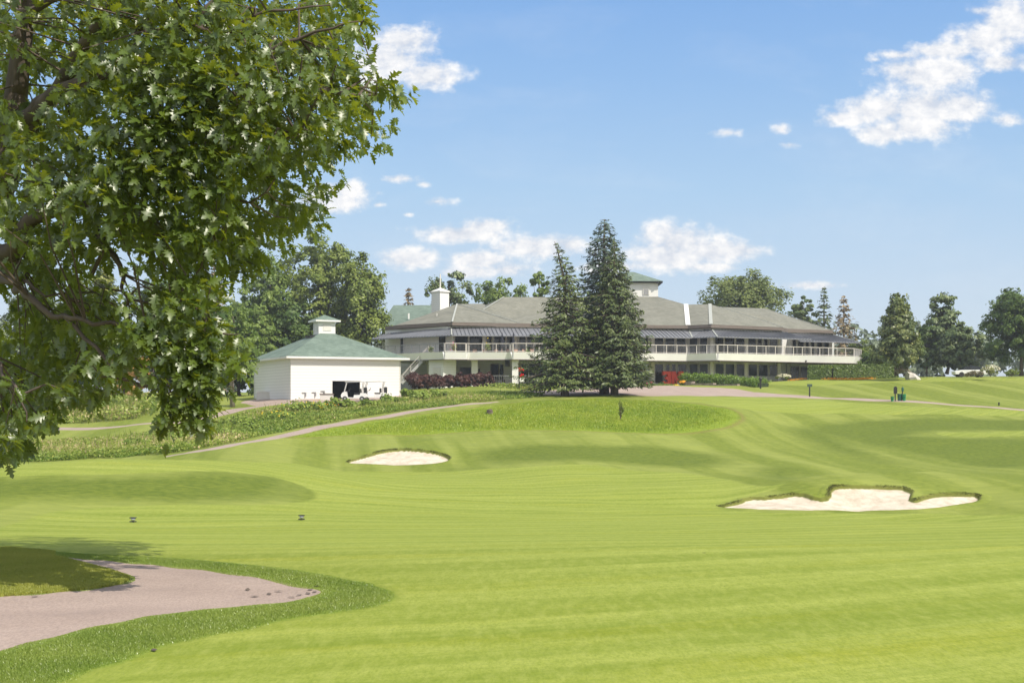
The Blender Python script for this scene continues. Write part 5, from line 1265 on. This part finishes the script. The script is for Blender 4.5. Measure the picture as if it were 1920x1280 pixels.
# bunker lips
for nm_, b, sd_, lab in (('left_bunker_lip', bunkL, 124, 'dark fringe of grass over the back edge of the small left bunker'), ('right_bunker_lip', bunkR, 125, 'dark shaggy grass overhanging the back edge of the wide right bunker')):
    n = 7000; k = rs_.integers(0, len(b), n); f = rs_.uniform(0,1,(n,1)); q = b[k]*(1-f)+np.roll(b,-1,0)[k]*f
    y0, y1 = b[:,1].min(), b[:,1].max(); kk = (q[:,1]-y0)/(y1-y0); q = q[(kk > .2)]; q = q[sdf(b, q+np.array([0,.35])) < 0]; q = q[rs_.uniform(0,1,len(q)) < .45+.55*np.sin(q[:,0]*2.3+np.sin(q[:,0]*5.1))]; q = q+rs_.normal(0,.06,q.shape); q = q[sdf(b,q) < .06]; q3 = to3(q)
    rsx = np.random.default_rng(sd_); V, Fa = blades(q3, rsx.uniform(.02,.065,len(q)), rsx.uniform(.012,.03,len(q)), .9, rsx)
    o = np_obj(nm_, V, Fa, M['blade_lip'], None, attr={'v':np.repeat(rsx.uniform(0,1,len(q)),5)}); tag(o, lab, 'grass', kind='stuff')
# meadow vegetation: leafy stalks in drifts
def drift(name, poly, n, label, seed, hmax, mat, tufts=None, sz=.105):
    rs_ = np.random.default_rng(seed); p = sample_poly(poly, n, rs_, .0)
    f = np.sin(p[:,0]*.45+np.sin(p[:,1]*.31)*2)*np.sin(p[:,1]*.38+np.sin(p[:,0]*.23)*2)*.5+.5
    p3 = to3(p); h = hmax*(.2+.8*f)*rs_.uniform(.4,1.25,n)*np.clip(sdf(poly,p)/1.6,.2,1)
    h = np.where(rs_.uniform(0,1,n) < .08, h*1.9, h); V1, F1 = blades(p3, h, rs_.uniform(.025,.06,n), .45, rs_)
    pt = np.sin(p[:,0]*.21+3*np.sin(p[:,1]*.13))*.28; v1 = np.repeat(np.clip(f*.4+pt+rs_.normal(.3,.22,n),0,1),5)
    q = p3[rs_.integers(0,n,n*2)]; hh = rs_.uniform(.3,1.0,len(q)); ff = np.sin(q[:,0]*.45+np.sin(q[:,1]*.31)*2)*np.sin(q[:,1]*.38+np.sin(q[:,0]*.23)*2)*.5+.5
    q = q+rs_.normal(0,.12,q.shape)*np.array([1,1,0]); q[:,2] += hmax*(.2+.8*ff)*hh*.85
    V2, F2 = cards(q, rs_.normal(size=q.shape)+np.array([0,-.2,.9]), sz*rs_.uniform(.6,1.5,len(q)), rs_)
    v2 = np.repeat(np.clip(.2+ff*.35+np.sin(q[:,0]*.21+3*np.sin(q[:,1]*.13))*.28+rs_.normal(.12,.27,len(q)),0,1),4)
    o = np_obj(name, np.vstack([V1,V2]), [F1, F2+len(V1)], M[mat], None, attr={'v':np.concatenate([v1,v2])}); tag(o, label, 'meadow', kind='stuff')
drift('meadow', meadA, 60000, 'tall wild meadow of grasses and weeds on the slope left of the path', 130, .62, 'meadow')
drift('far_meadow', meadB, 14000, 'pale flowering meadow beyond the left lane under the oak', 131, 1.9, 'meadow', sz=.18)
# leafier bushes inside the meadow
for i, (px, py, wp, hp) in enumerate(((800,752,60,16),(770,748,34,14),(830,748,30,12),(700,768,46,12),(560,775,90,16),(520,790,70,14),(450,800,70,14),(600,772,60,16),(380,815,60,14),(480,808,50,12),(420,822,60,12),(340,830,50,12),(260,838,50,12),(640,765,50,14),(740,758,50,14))):
    g = hit(px, py); shrub('meadow_bush', px, None, g[1], wp, hp*1.25, 'meadow_green', ['leafy green clump at the top of the meadow below the purple bushes','small leafy clump left of the topmost meadow clump','small leafy clump at the right end of the meadow near the path','low clump below the parked carts','broad clump in front of the barn corner','clump beside the lane junction left of the barn','clump halfway down the meadow slope','clump with orange flowers in front of the barn','clump low in the meadow left of the middle path','clump just above the middle path','clump at the bend of the middle path','clump left of where the middle path disappears','leftmost clump of the meadow, beyond the green mound','clump before the barn doorway','clump right of the carts'][i], 'bush', 'leafy clumps in the meadow', seed=140+i, n=34, per=26, ls=.17, fl='fl_orange' if i == 7 else 'fl_yellow' if i in (4,5) else None, fln=24, fls=.12)

# fallen leaves and divots on the near path
rs_ = np.random.default_rng(150); q = []
for px, py in ((590,1109),(575,1112),(560,1115),(500,1113),(480,1118),(588,1105),(545,1119),(62,1118),(520,1108),(286,1220),(470,1105),(600,1100)): q.append(G(px+rs_.normal(0,3), py))
q = np.array(q); q[:,2] += .012
V, Fa = cards(q, rs_.normal(size=q.shape)*.05+np.array([0,0,1]), .05, rs_, 1.9)
o = np_obj('fallen_leaves', V, Fa, M['leaf_fallen'] if 'leaf_fallen' in M else M['bark'], None, attr={'v':np.zeros(len(V))}); tag(o, 'scatter of dry brown leaves on the near path', 'leaves', kind='stuff')

# things glimpsed under the right-hand trees
def parked_car(px, d, label):
    x = (px-CX)/F*d; z = GZ(x, d); t = thing('parked_car', (x,d,z), label, 'car')
    m = MB(); prof = [(-2.1,.35),(-2.15,.75),(-1.3,.92),(1.9,.95),(2.1,.8),(2.1,.35)]; n = len(prof)
    m.add([(x+a,d-.8,z+b) for a,b in prof]+[(x+a,d+.8,z+b) for a,b in prof], [tuple(range(n)), tuple(range(2*n-1,n-1,-1))]+[(i,n+i,n+(i+1)%n,(i+1)%n) for i in range(n)]); m.build('body', M['cart_body'], t, bevel=.05)
    m = MB(); prof = [(-1.2,.93),(-.6,1.42),(.9,1.45),(1.7,.96)]; n = 4
    m.add([(x+a,d-.68,z+b) for a,b in prof]+[(x+a,d+.68,z+b) for a,b in prof], [tuple(range(n)), tuple(range(2*n-1,n-1,-1))]+[(i,n+i,n+(i+1)%n,(i+1)%n) for i in range(n)]); m.build('cabin', M['glass'], t, bevel=.04)
    for u in (-1.3,1.25):
        for v_ in (-.75,.75):
            w_ = MB(); w_.disc((x+u,d+v_,z+.33), .33, .2, (0,1,0)); w_.build('wheel', M['tyre'], t)
parked_car(1818, 186, 'pale car parked on the far drive, half hidden under the pine branches')
x_, d_ = (1712-CX)/F*178, 178.; g = np.array([x_, d_, GZ(x_, d_)]); t = thing('boulder', g, 'pale slanting boulder at the right foot of the linden', 'rock')
rs_ = np.random.default_rng(160); mb = MB(); mb.lathe((g[0],g[1],g[2]-.2), [(.95,0),(.9,.4),(.6,.85),(.28,1.1),(.05,1.15)], 9)
mb.v = [(v[0]-(v[2]-g[2])*.5+rs_.normal(0,.08), v[1]+rs_.normal(0,.08), v[2]+rs_.normal(0,.05)) for v in mb.v]; mb.build('rock', M['concrete'], t)
# ------------------------------------------------------------------ the oak in the foreground
def oak():
    rs_ = np.random.default_rng(200)
    gx, gy = -6.9, 16.4; gz_ = GZ(gx, gy)
    t = thing('oak_tree', (gx, gy, gz_), 'large oak with glossy deeply lobed leaves overhanging the left side in the foreground', 'tree')
    # how thickly each 50-pixel stretch of the crown is leafed, seen from the front
    rows = [
     '899998999998980',  # 0
     '999999999999950',
     '989999889999950',  # 100
     '999999898999995',
     '898879999989984',  # 200
     '998888998998730',
     '999989989999300',  # 300
     '998899999997000',
     '887689999994000',  # 400
     '999406899930000',
     '799403893100000',  # 500
     '689965890000000',
     '799999995000000',  # 600
     '999993893000000',
     '999500893000000',  # 700
     '994100780000000',
     '930000000000000']
    cl = []; 
    for j, r in enumerate(rows):
        for i, ch in enumerate(r):
            k = int(ch)
            if not k: continue
            cl.append((i*50, j*50, k))
    # parts of the crown beyond the frame
    for i in range(-4, 0):
        for j in range(-6, 9): cl.append((i*50, j*50, 4 if i > -4 else 2))
    for i in range(0, 14):
        for j in range(-8, 0): cl.append((i*50, j*50, 6 if j > -3 else 3 if i < 11+j else 0))
    # leaf outline (pointed lobes), unit length along +t
    half = [(0,.0),(.10,.03),(.20,.20),(.27,.07),(.42,.34),(.46,.12),(.66,.30),(.68,.09),(.84,.14),(1,0)]
    out = [(a, b) for a, b in half]+[(a, -b) for a, b in half[-2:0:-1]]
    nL = len(out)
    # tessellate as fans from midrib points: strips between upper and lower outline
    LV = np.array([(a, b, 0) for a, b in half]+[(a, -b, 0) for a, b in half[1:-1]]+[(a, 0, 0) for a, b in half[1:-1]])
    nh = len(half); lo = lambda i: i if i in (0, nh-1) else nh+i-1; mi = lambda i: i if i in (0, nh-1) else nh+(nh-2)+i-1
    tri = []
    for i in range(nh-1):
        for side in (0, 1):
            a, b = (i, i+1) if side == 0 else (lo(i), lo(i+1)); c, d = mi(i+1), mi(i)
            pts = [a, b, c, d] if side == 0 else [d, c, b, a]
            u_ = []
            for q_ in pts:
                if q_ not in u_: u_.append(q_)
            if len(u_) == 4: tri += [(u_[0],u_[1],u_[2]), (u_[0],u_[2],u_[3])]
            elif len(u_) == 3: tri.append(tuple(u_))
    tri = np.array(tri)
    pos = []; axis = []; nrm = []; size = []; val = []; tw = MB(); clus = []
    for cx_, cy_, k in cl:
        m = rs_.poisson(9*(k/9)**1.9*1.3)+ (1 if k > 4 else 0)
        for _ in range(m):
            px = cx_+rs_.uniform(0,50); py = cy_+rs_.uniform(0,50)
            # depth of the crown shell: nearer low and centre, smooth undulation
            dd = 14.4+1.4*math.sin(px*.011+1.2)+1.3*math.sin(py*.013+px*.004)+rs_.normal(0,1.25)
            dd = min(max(dd, 12.4), 19)
            c = P(px, py, dd); clus.append(c)
    clus = np.array(clus); nc = len(clus)
    ctr = np.array([gx, gy, 9.0])
    for c in clus:
        out_ = c-ctr; out_ /= np.linalg.norm(out_)
        out_ = unit(out_*np.array([1,1,.35])+rs_.normal(size=3)*.35+np.array([0,0,-.05]))
        nl = rs_.integers(8, 15); tip = c+out_*.16
        tone = rs_.normal(.42,.2)
        for q in range(nl):
            s = rs_.uniform(-.14,.16); base = c+out_*s
            ra = rs_.uniform(0, 2*PI); e1 = unit(np.cross(out_, [0,0,1.])); e2 = np.cross(out_, e1)
            ax = unit(out_*rs_.uniform(.25,1.0)+e1*math.cos(ra)+e2*math.sin(ra)*.8+np.array([0,0,-.35]))
            nn = np.array([0,0,1.0])+out_*.35+rs_.normal(size=3)*.42; nn = unit(nn-ax*np.dot(nn, ax))
            pos.append(base+ax*.03); axis.append(ax); nrm.append(nn); size.append(rs_.uniform(.10,.158)); val.append(tone+rs_.normal(0,.15))
    pos = np.array(pos); axis = np.array(axis); nrm = np.array(nrm); size = np.array(size); val = np.clip(val, 0, 1)
    sd_ = np.cross(nrm, axis); n = len(pos)
    a = LV[:,0][None,:,None]; b = LV[:,1][None,:,None]
    cup = (-.55*a**2*.5+ .35*np.abs(b))  # leaves arch down and fold up at the sides
    V = pos[:,None,:]+size[:,None,None]*(axis[:,None,:]*a+sd_[:,None,:]*b*1.15+nrm[:,None,:]*cup)
    Fa = (np.arange(n)[:,None,None]*len(LV)+tri[None]).reshape(-1,3)
    np_obj('crown', V.reshape(-1,3), Fa, M['leaf_oak'], t, attr={'v': np.repeat(val, len(LV))})
    # trunk and limbs (picture column, row, depth -> point), radii in metres
    tr = MB(); tr.tube([(gx,gy,gz_-.3),(gx+.05,gy,gz_+.3),(gx+.2,gy-.1,gz_+1.6),(gx+.6,gy-.3,3.2),P(10,330,15.7),P(28,200,15.6),P(38,110,15.6),P(60,-60,15.7),P(90,-260,15.8)], [.42,.30,.26,.22,.16,.13,.11,.08,.05], 12)
    tr.build('trunk', M['bark_oak'], t, smooth=True)
    limbs = [
     ([P(-60,420,15.9),P(60,230,15.4),P(125,140,14.9),P(170,70,14.5),P(230,-20,14.2),P(270,-120,14.1)], [.15,.10,.085,.07,.05,.03]),
     ([P(20,250,15.6),P(100,178,15.0),P(170,152,14.6),P(225,133,14.3),P(285,103,14.0),P(325,68,13.8),P(352,42,13.6),P(430,-20,13.6)], [.12,.085,.075,.062,.052,.045,.038,.02]),
     ([P(225,135,14.3),P(268,145,14.2),P(330,162,14.1),P(400,175,14.0),P(470,178,13.8),P(560,165,13.6),P(640,175,13.5),P(705,178,13.4)], [.05,.042,.036,.034,.03,.026,.02,.010]),
     ([P(30,180,15.6),P(40,80,15.4),P(38,25,15.3),P(130,-10,15)], [.10,.07,.05,.03]),
     ([P(0,480,15.6),P(60,410,15.1),P(110,385,14.6),P(165,365,14.3),P(215,343,14.1),P(250,330,13.9),P(300,300,13.7),P(380,290,13.5),P(470,270,13.4),P(560,255,13.3)], [.12,.085,.07,.062,.05,.045,.04,.033,.025,.012]),
     ([P(165,366,14.3),P(172,395,14.2),P(182,425,14.1),P(190,455,14.0),P(215,480,13.9),P(232,520,13.8),P(240,560,13.7)], [.05,.045,.04,.034,.028,.022,.012]),
     ([P(165,416,14.1),P(205,423,14.0),P(240,430,13.9),P(258,437,13.8),P(285,430,13.8),P(310,423,13.7),P(360,440,13.6),P(430,450,13.5)], [.03,.03,.026,.024,.024,.02,.016,.008]),
     ([P(170,362,14.3),P(205,372,14.0),P(260,398,13.8),P(330,410,13.7),P(400,380,13.6),P(500,360,13.5)], [.03,.024,.02,.018,.016,.008]),
     ([P(-90,460,15.2),P(0,516,14.4),P(35,535,14.0),P(48,555,13.8),P(75,575,13.6),P(120,592,13.4),P(160,600,13.2),P(230,612,13.1),P(300,620,13.0),P(400,622,12.9)], [.06,.042,.038,.036,.03,.024,.022,.018,.014,.006]),
     ([P(-60,480,15.0),P(0,508,14.5),P(40,525,14.2),P(75,548,14.0),P(130,560,13.9)], [.03,.022,.018,.014,.006]),
     ([P(120,592,13.4),P(180,650,13.2),P(215,706,13.1),P(245,712,13.0),P(285,724,12.9),P(320,735,12.9),P(370,730,12.8)], [.02,.018,.017,.016,.012,.008,.004]),
     ([P(-80,620,14.2),P(0,680,13.4),P(40,740,13.0),P(50,790,12.9)], [.02,.016,.012,.006]),
     ([P(225,30,14.2),P(232,-20,14.2),P(240,-90,14.2)], [.07,.06,.04]),
     ([P(250,60,14.3),P(300,20,14.0),P(350,-30,13.9)], [.05,.045,.03]),
     ([P(400,175,14.0),P(440,140,13.9),P(500,100,13.8),P(590,60,13.7),P(680,40,13.6)], [.03,.025,.02,.015,.006]),
     ([P(352,42,13.6),P(420,70,13.6),P(500,20,13.5),P(620,10,13.5)], [.03,.022,.016,.006]),
     ([P(170,520,14.0),P(300,310,13.8),P(315,380,13.6),P(330,440,13.5),P(400,480,13.4)], [.02,.02,.018,.014,.006])]
    nodes = []
    for pts, rad in limbs:
        lm = MB(); pts = [np.array(p) for p in pts]
        # add small irregularities
        P2, R2 = [pts[0]], [rad[0]]
        for i in range(len(pts)-1):
            for f in (.33,.67,1.0):
                q = pts[i]*(1-f)+pts[i+1]*f; 
                if f < 1: q = q+rs_.normal(0,.025,3)
                P2.append(q); R2.append(rad[i]*(1-f)+rad[i+1]*f); nodes.append((q, R2[-1]))
        lm.tube(P2, R2, 8); lm.build('limb', M['bark_oak'], t, smooth=True)
    NP = np.array([q for q, r in nodes])
    # twigs: join clusters to the nearest limb node that lies inward of them
    far_nodes = list(NP); tw = MB()
    for ci in rs_.permutation(nc)[:550]:
        c = clus[ci]; dist = np.linalg.norm(NP-c, axis=1); j = int(dist.argmin())
        if dist[j] > 1.8: continue
        a = NP[j]; m1 = a*.5+c*.5+rs_.normal(0,.07,3)+np.array([0,0,.06])
        tw.tube([a, m1, c], [.012,.008,.004], 4, cap=False)
    tw.build('twig', M['bark_oak'], t)
    return t
oak()
# ------------------------------------------------------------------ camera, sun, sky
cam_d = bpy.data.cameras.new('camera'); cam = bpy.data.objects.new('camera', cam_d); C.objects.link(cam)
cam.location = (0, 0, CAMZ); cam.rotation_euler = (PI/2, 0, 0)
cam_d.sensor_width = 36; cam_d.lens = 36*F/1920; cam_d.shift_y = (HZ-640)/1920; cam_d.clip_end = 5000; cam_d.clip_start = .1
sc.camera = cam
SUN_EL = math.radians(47); SUN_AZ = math.atan2(.72, -.69)   # from +Y towards +X
sd = Vector((math.sin(SUN_AZ)*math.cos(SUN_EL), math.cos(SUN_AZ)*math.cos(SUN_EL), math.sin(SUN_EL)))
sl = bpy.data.lights.new('sun', 'SUN'); sl.energy = 4.7; sl.angle = math.radians(.53); sl.color = (1, .93, .80)
so = bpy.data.objects.new('sun', sl); C.objects.link(so); so.rotation_euler = sd.to_track_quat('Z', 'Y').to_euler()

w = bpy.data.worlds.new('World'); sc.world = w; w.use_nodes = True; nt = w.node_tree
bg = nt.nodes['Background']
sky = nt.nodes.new('ShaderNodeTexSky'); sky.sky_type = 'NISHITA'; sky.sun_disc = False
sky.sun_elevation = SUN_EL; sky.sun_rotation = SUN_AZ; sky.air_density = 1.0; sky.dust_density = .5; sky.ozone_density = 2.0
SKS = .115
bg.inputs['Strength'].default_value = SKS
tcw = nt.nodes.new('ShaderNodeTexCoord').outputs['Generated']
sp = nt.nodes.new('ShaderNodeSeparateXYZ'); nt.links.new(tcw, sp.inputs[0])
dx, dy, dz = sp.outputs
dyc = math_(nt, 'MAXIMUM', dy, .15)
u = math_(nt, 'DIVIDE', dx, dyc); v = math_(nt, 'DIVIDE', dz, dyc)
uv = nt.nodes.new('ShaderNodeCombineXYZ'); nt.links.new(u, uv.inputs[0]); nt.links.new(v, uv.inputs[1])
base_uv = uv.outputs[0]
# clouds: (azimuth/elevation centre and half size, as slopes)
CL = [(758,78,62,26),(725,112,75,34),(800,143,62,26),(700,150,45,22),(840,150,22,8),
 (1730,140,75,34),(1690,130,40,16),(1775,135,60,28),(1650,205,80,26),(1590,222,50,12),(1740,200,95,38),(1800,200,62,30),(1655,250,52,20),(1720,235,75,28),
 (1850,75,75,28),(1895,40,60,40),(1770,95,70,16),(1690,104,50,9),(1640,112,22,6),(1890,225,36,11),(1880,118,55,16),(1840,20,30,12),
 (612,376,72,22),(655,355,40,14),(600,362,40,14),(870,438,82,17),(910,425,50,15),(850,445,50,10),
 (1010,464,92,20),(1060,458,45,16),(770,485,58,18),(900,488,62,18),(950,505,45,12),(880,510,60,12),
 (1270,456,70,32),(1240,440,38,22),(1330,470,80,24),(1250,480,80,26),(1385,470,42,14),(1150,500,60,10),
 (745,335,42,8),(795,346,18,6),(820,378,36,8),(710,384,16,6),(765,402,14,5),(1365,249,36,7),(1465,243,22,11),(1480,272,24,8),
 (1330,500,60,8),(1520,535,60,7)]
nd = noise(nt, mapping(nt, base_uv, (1,1.5,1)), 38, 6, .58)
nd2 = noise(nt, mapping(nt, base_uv, (1,1.35,1)), 95, 5, .6)
cur = None
for cx_, cy_, rx_, ry_ in CL:
    s_ = nt.nodes.new('ShaderNodeVectorMath'); s_.operation = 'SUBTRACT'; nt.links.new(base_uv, s_.inputs[0]); s_.inputs[1].default_value = ((cx_-CX)/F, (HZ-cy_)/F, 0)
    m_ = nt.nodes.new('ShaderNodeVectorMath'); m_.operation = 'MULTIPLY'; nt.links.new(s_.outputs[0], m_.inputs[0]); m_.inputs[1].default_value = (F/(rx_*(1.25 if rx_*ry_ > 700 else 1.6)), F/(ry_*(1.35 if rx_*ry_ > 700 else 1.9)), 0)
    l_ = nt.nodes.new('ShaderNodeVectorMath'); l_.operation = 'LENGTH'; nt.links.new(m_.outputs[0], l_.inputs[0])
    d_ = l_.outputs['Value']
    small = max(0, 1-rx_*ry_/800.0)*.6
    if small: d_ = math_(nt, 'ADD', d_, small)
    cur = d_ if cur is None else math_(nt, 'SMOOTH_MIN', cur, d_, .35)
fld = math_(nt, 'SUBTRACT', 1.12, cur)
fld = math_(nt, 'ADD', fld, math_(nt, 'MULTIPLY', math_(nt, 'SUBTRACT', nd, .5), 1.45))
fld = math_(nt, 'ADD', fld, math_(nt, 'MULTIPLY', math_(nt, 'SUBTRACT', nd2, .5), .95))
al = nt.nodes.new('ShaderNodeMapRange'); al.interpolation_type = 'SMOOTHSTEP'; al.inputs['From Min'].default_value = -.02; al.inputs['From Max'].default_value = .78
nt.links.new(fld, al.inputs['Value'])
front = math_(nt, 'GREATER_THAN', dy, .16)
alpha = math_(nt, 'MULTIPLY', math_(nt, 'MULTIPLY', al.outputs[0], front), .96)
# thin veil of wisps
wn = ramp01(nt, noise(nt, mapping(nt, base_uv, (1,3.2,1)), 5.5, 6, .6, .3), .48, .80)
alpha = math_(nt, 'MAXIMUM', alpha, math_(nt, 'MULTIPLY', wn, .16))
shade = ramp01(nt, math_(nt, 'ADD', math_(nt, 'MULTIPLY', nd2, .5), math_(nt, 'MULTIPLY', nd, .5)), .38, .60)
cl = mixc(nt, shade, (.66/SKS, .70/SKS, .78/SKS), (1.0/SKS, .985/SKS, .97/SKS))
# clear sky: Nishita, blended towards the paler and bluer air of a humid summer day
hi = nt.nodes.new('ShaderNodeMapRange'); hi.inputs['From Min'].default_value = 0; hi.inputs['From Max'].default_value = .30; nt.links.new(dz, hi.inputs['Value'])
grad = nt.nodes.new('ShaderNodeValToRGB'); nt.links.new(hi.outputs[0], grad.inputs[0])
e = grad.color_ramp.elements; e[0].position = 0; e[0].color = (.74,.82,.90,1); e[1].position = 1; e[1].color = (.22,.445,.86,1)
x_ = e.new(.25); x_.color = (.62,.76,.92,1)
x_ = e.new(.50); x_.color = (.455,.67,.92,1)
x_ = e.new(.75); x_.color = (.32,.55,.90,1)
gs = nt.nodes.new('ShaderNodeVectorMath'); gs.operation = 'SCALE'; nt.links.new(grad.outputs[0], gs.inputs[0]); gs.inputs['Scale'].default_value = .92/SKS
skc = mixc(nt, .88, sky.outputs[0], gs.outputs[0])
# unseen sky overhead and behind: bright broken cloud added to lift and neutralise fill light
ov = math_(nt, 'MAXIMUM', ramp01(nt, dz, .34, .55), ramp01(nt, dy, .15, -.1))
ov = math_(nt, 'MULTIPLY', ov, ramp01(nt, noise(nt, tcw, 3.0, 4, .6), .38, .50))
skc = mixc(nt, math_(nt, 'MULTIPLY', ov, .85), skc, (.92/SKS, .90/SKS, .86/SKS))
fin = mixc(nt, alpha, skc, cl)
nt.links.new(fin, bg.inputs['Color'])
sc.view_settings.view_transform = 'Standard'; sc.view_settings.look = 'None'; sc.view_settings.exposure = .10; sc.view_settings.gamma = 1
sc.render.engine = 'CYCLES'
sc.cycles.max_bounces = 6; sc.cycles.diffuse_bounces = 3; sc.cycles.transparent_max_bounces = 8
# humid summer air
def haze_box():
    m = bpy.data.materials.new('summer_haze'); m.use_nodes = True; t = m.node_tree
    for n in list(t.nodes): t.nodes.remove(n)
    o = t.nodes.new('ShaderNodeOutputMaterial'); v = t.nodes.new('ShaderNodeVolumePrincipled')
    v.inputs['Color'].default_value = (.93,.96,1,1); v.inputs['Density'].default_value = HAZE; v.inputs['Anisotropy'].default_value = .3
    t.links.new(v.outputs[0], o.inputs['Volume'])
    mb = MB(); mb.box((0, 0, 14), (1900, 1900, 34)); h = mb.build('haze', m); tag(h, 'thin pale summer haze over the whole course', 'haze', kind='stuff')
HAZE = .00035
if HAZE: haze_box()
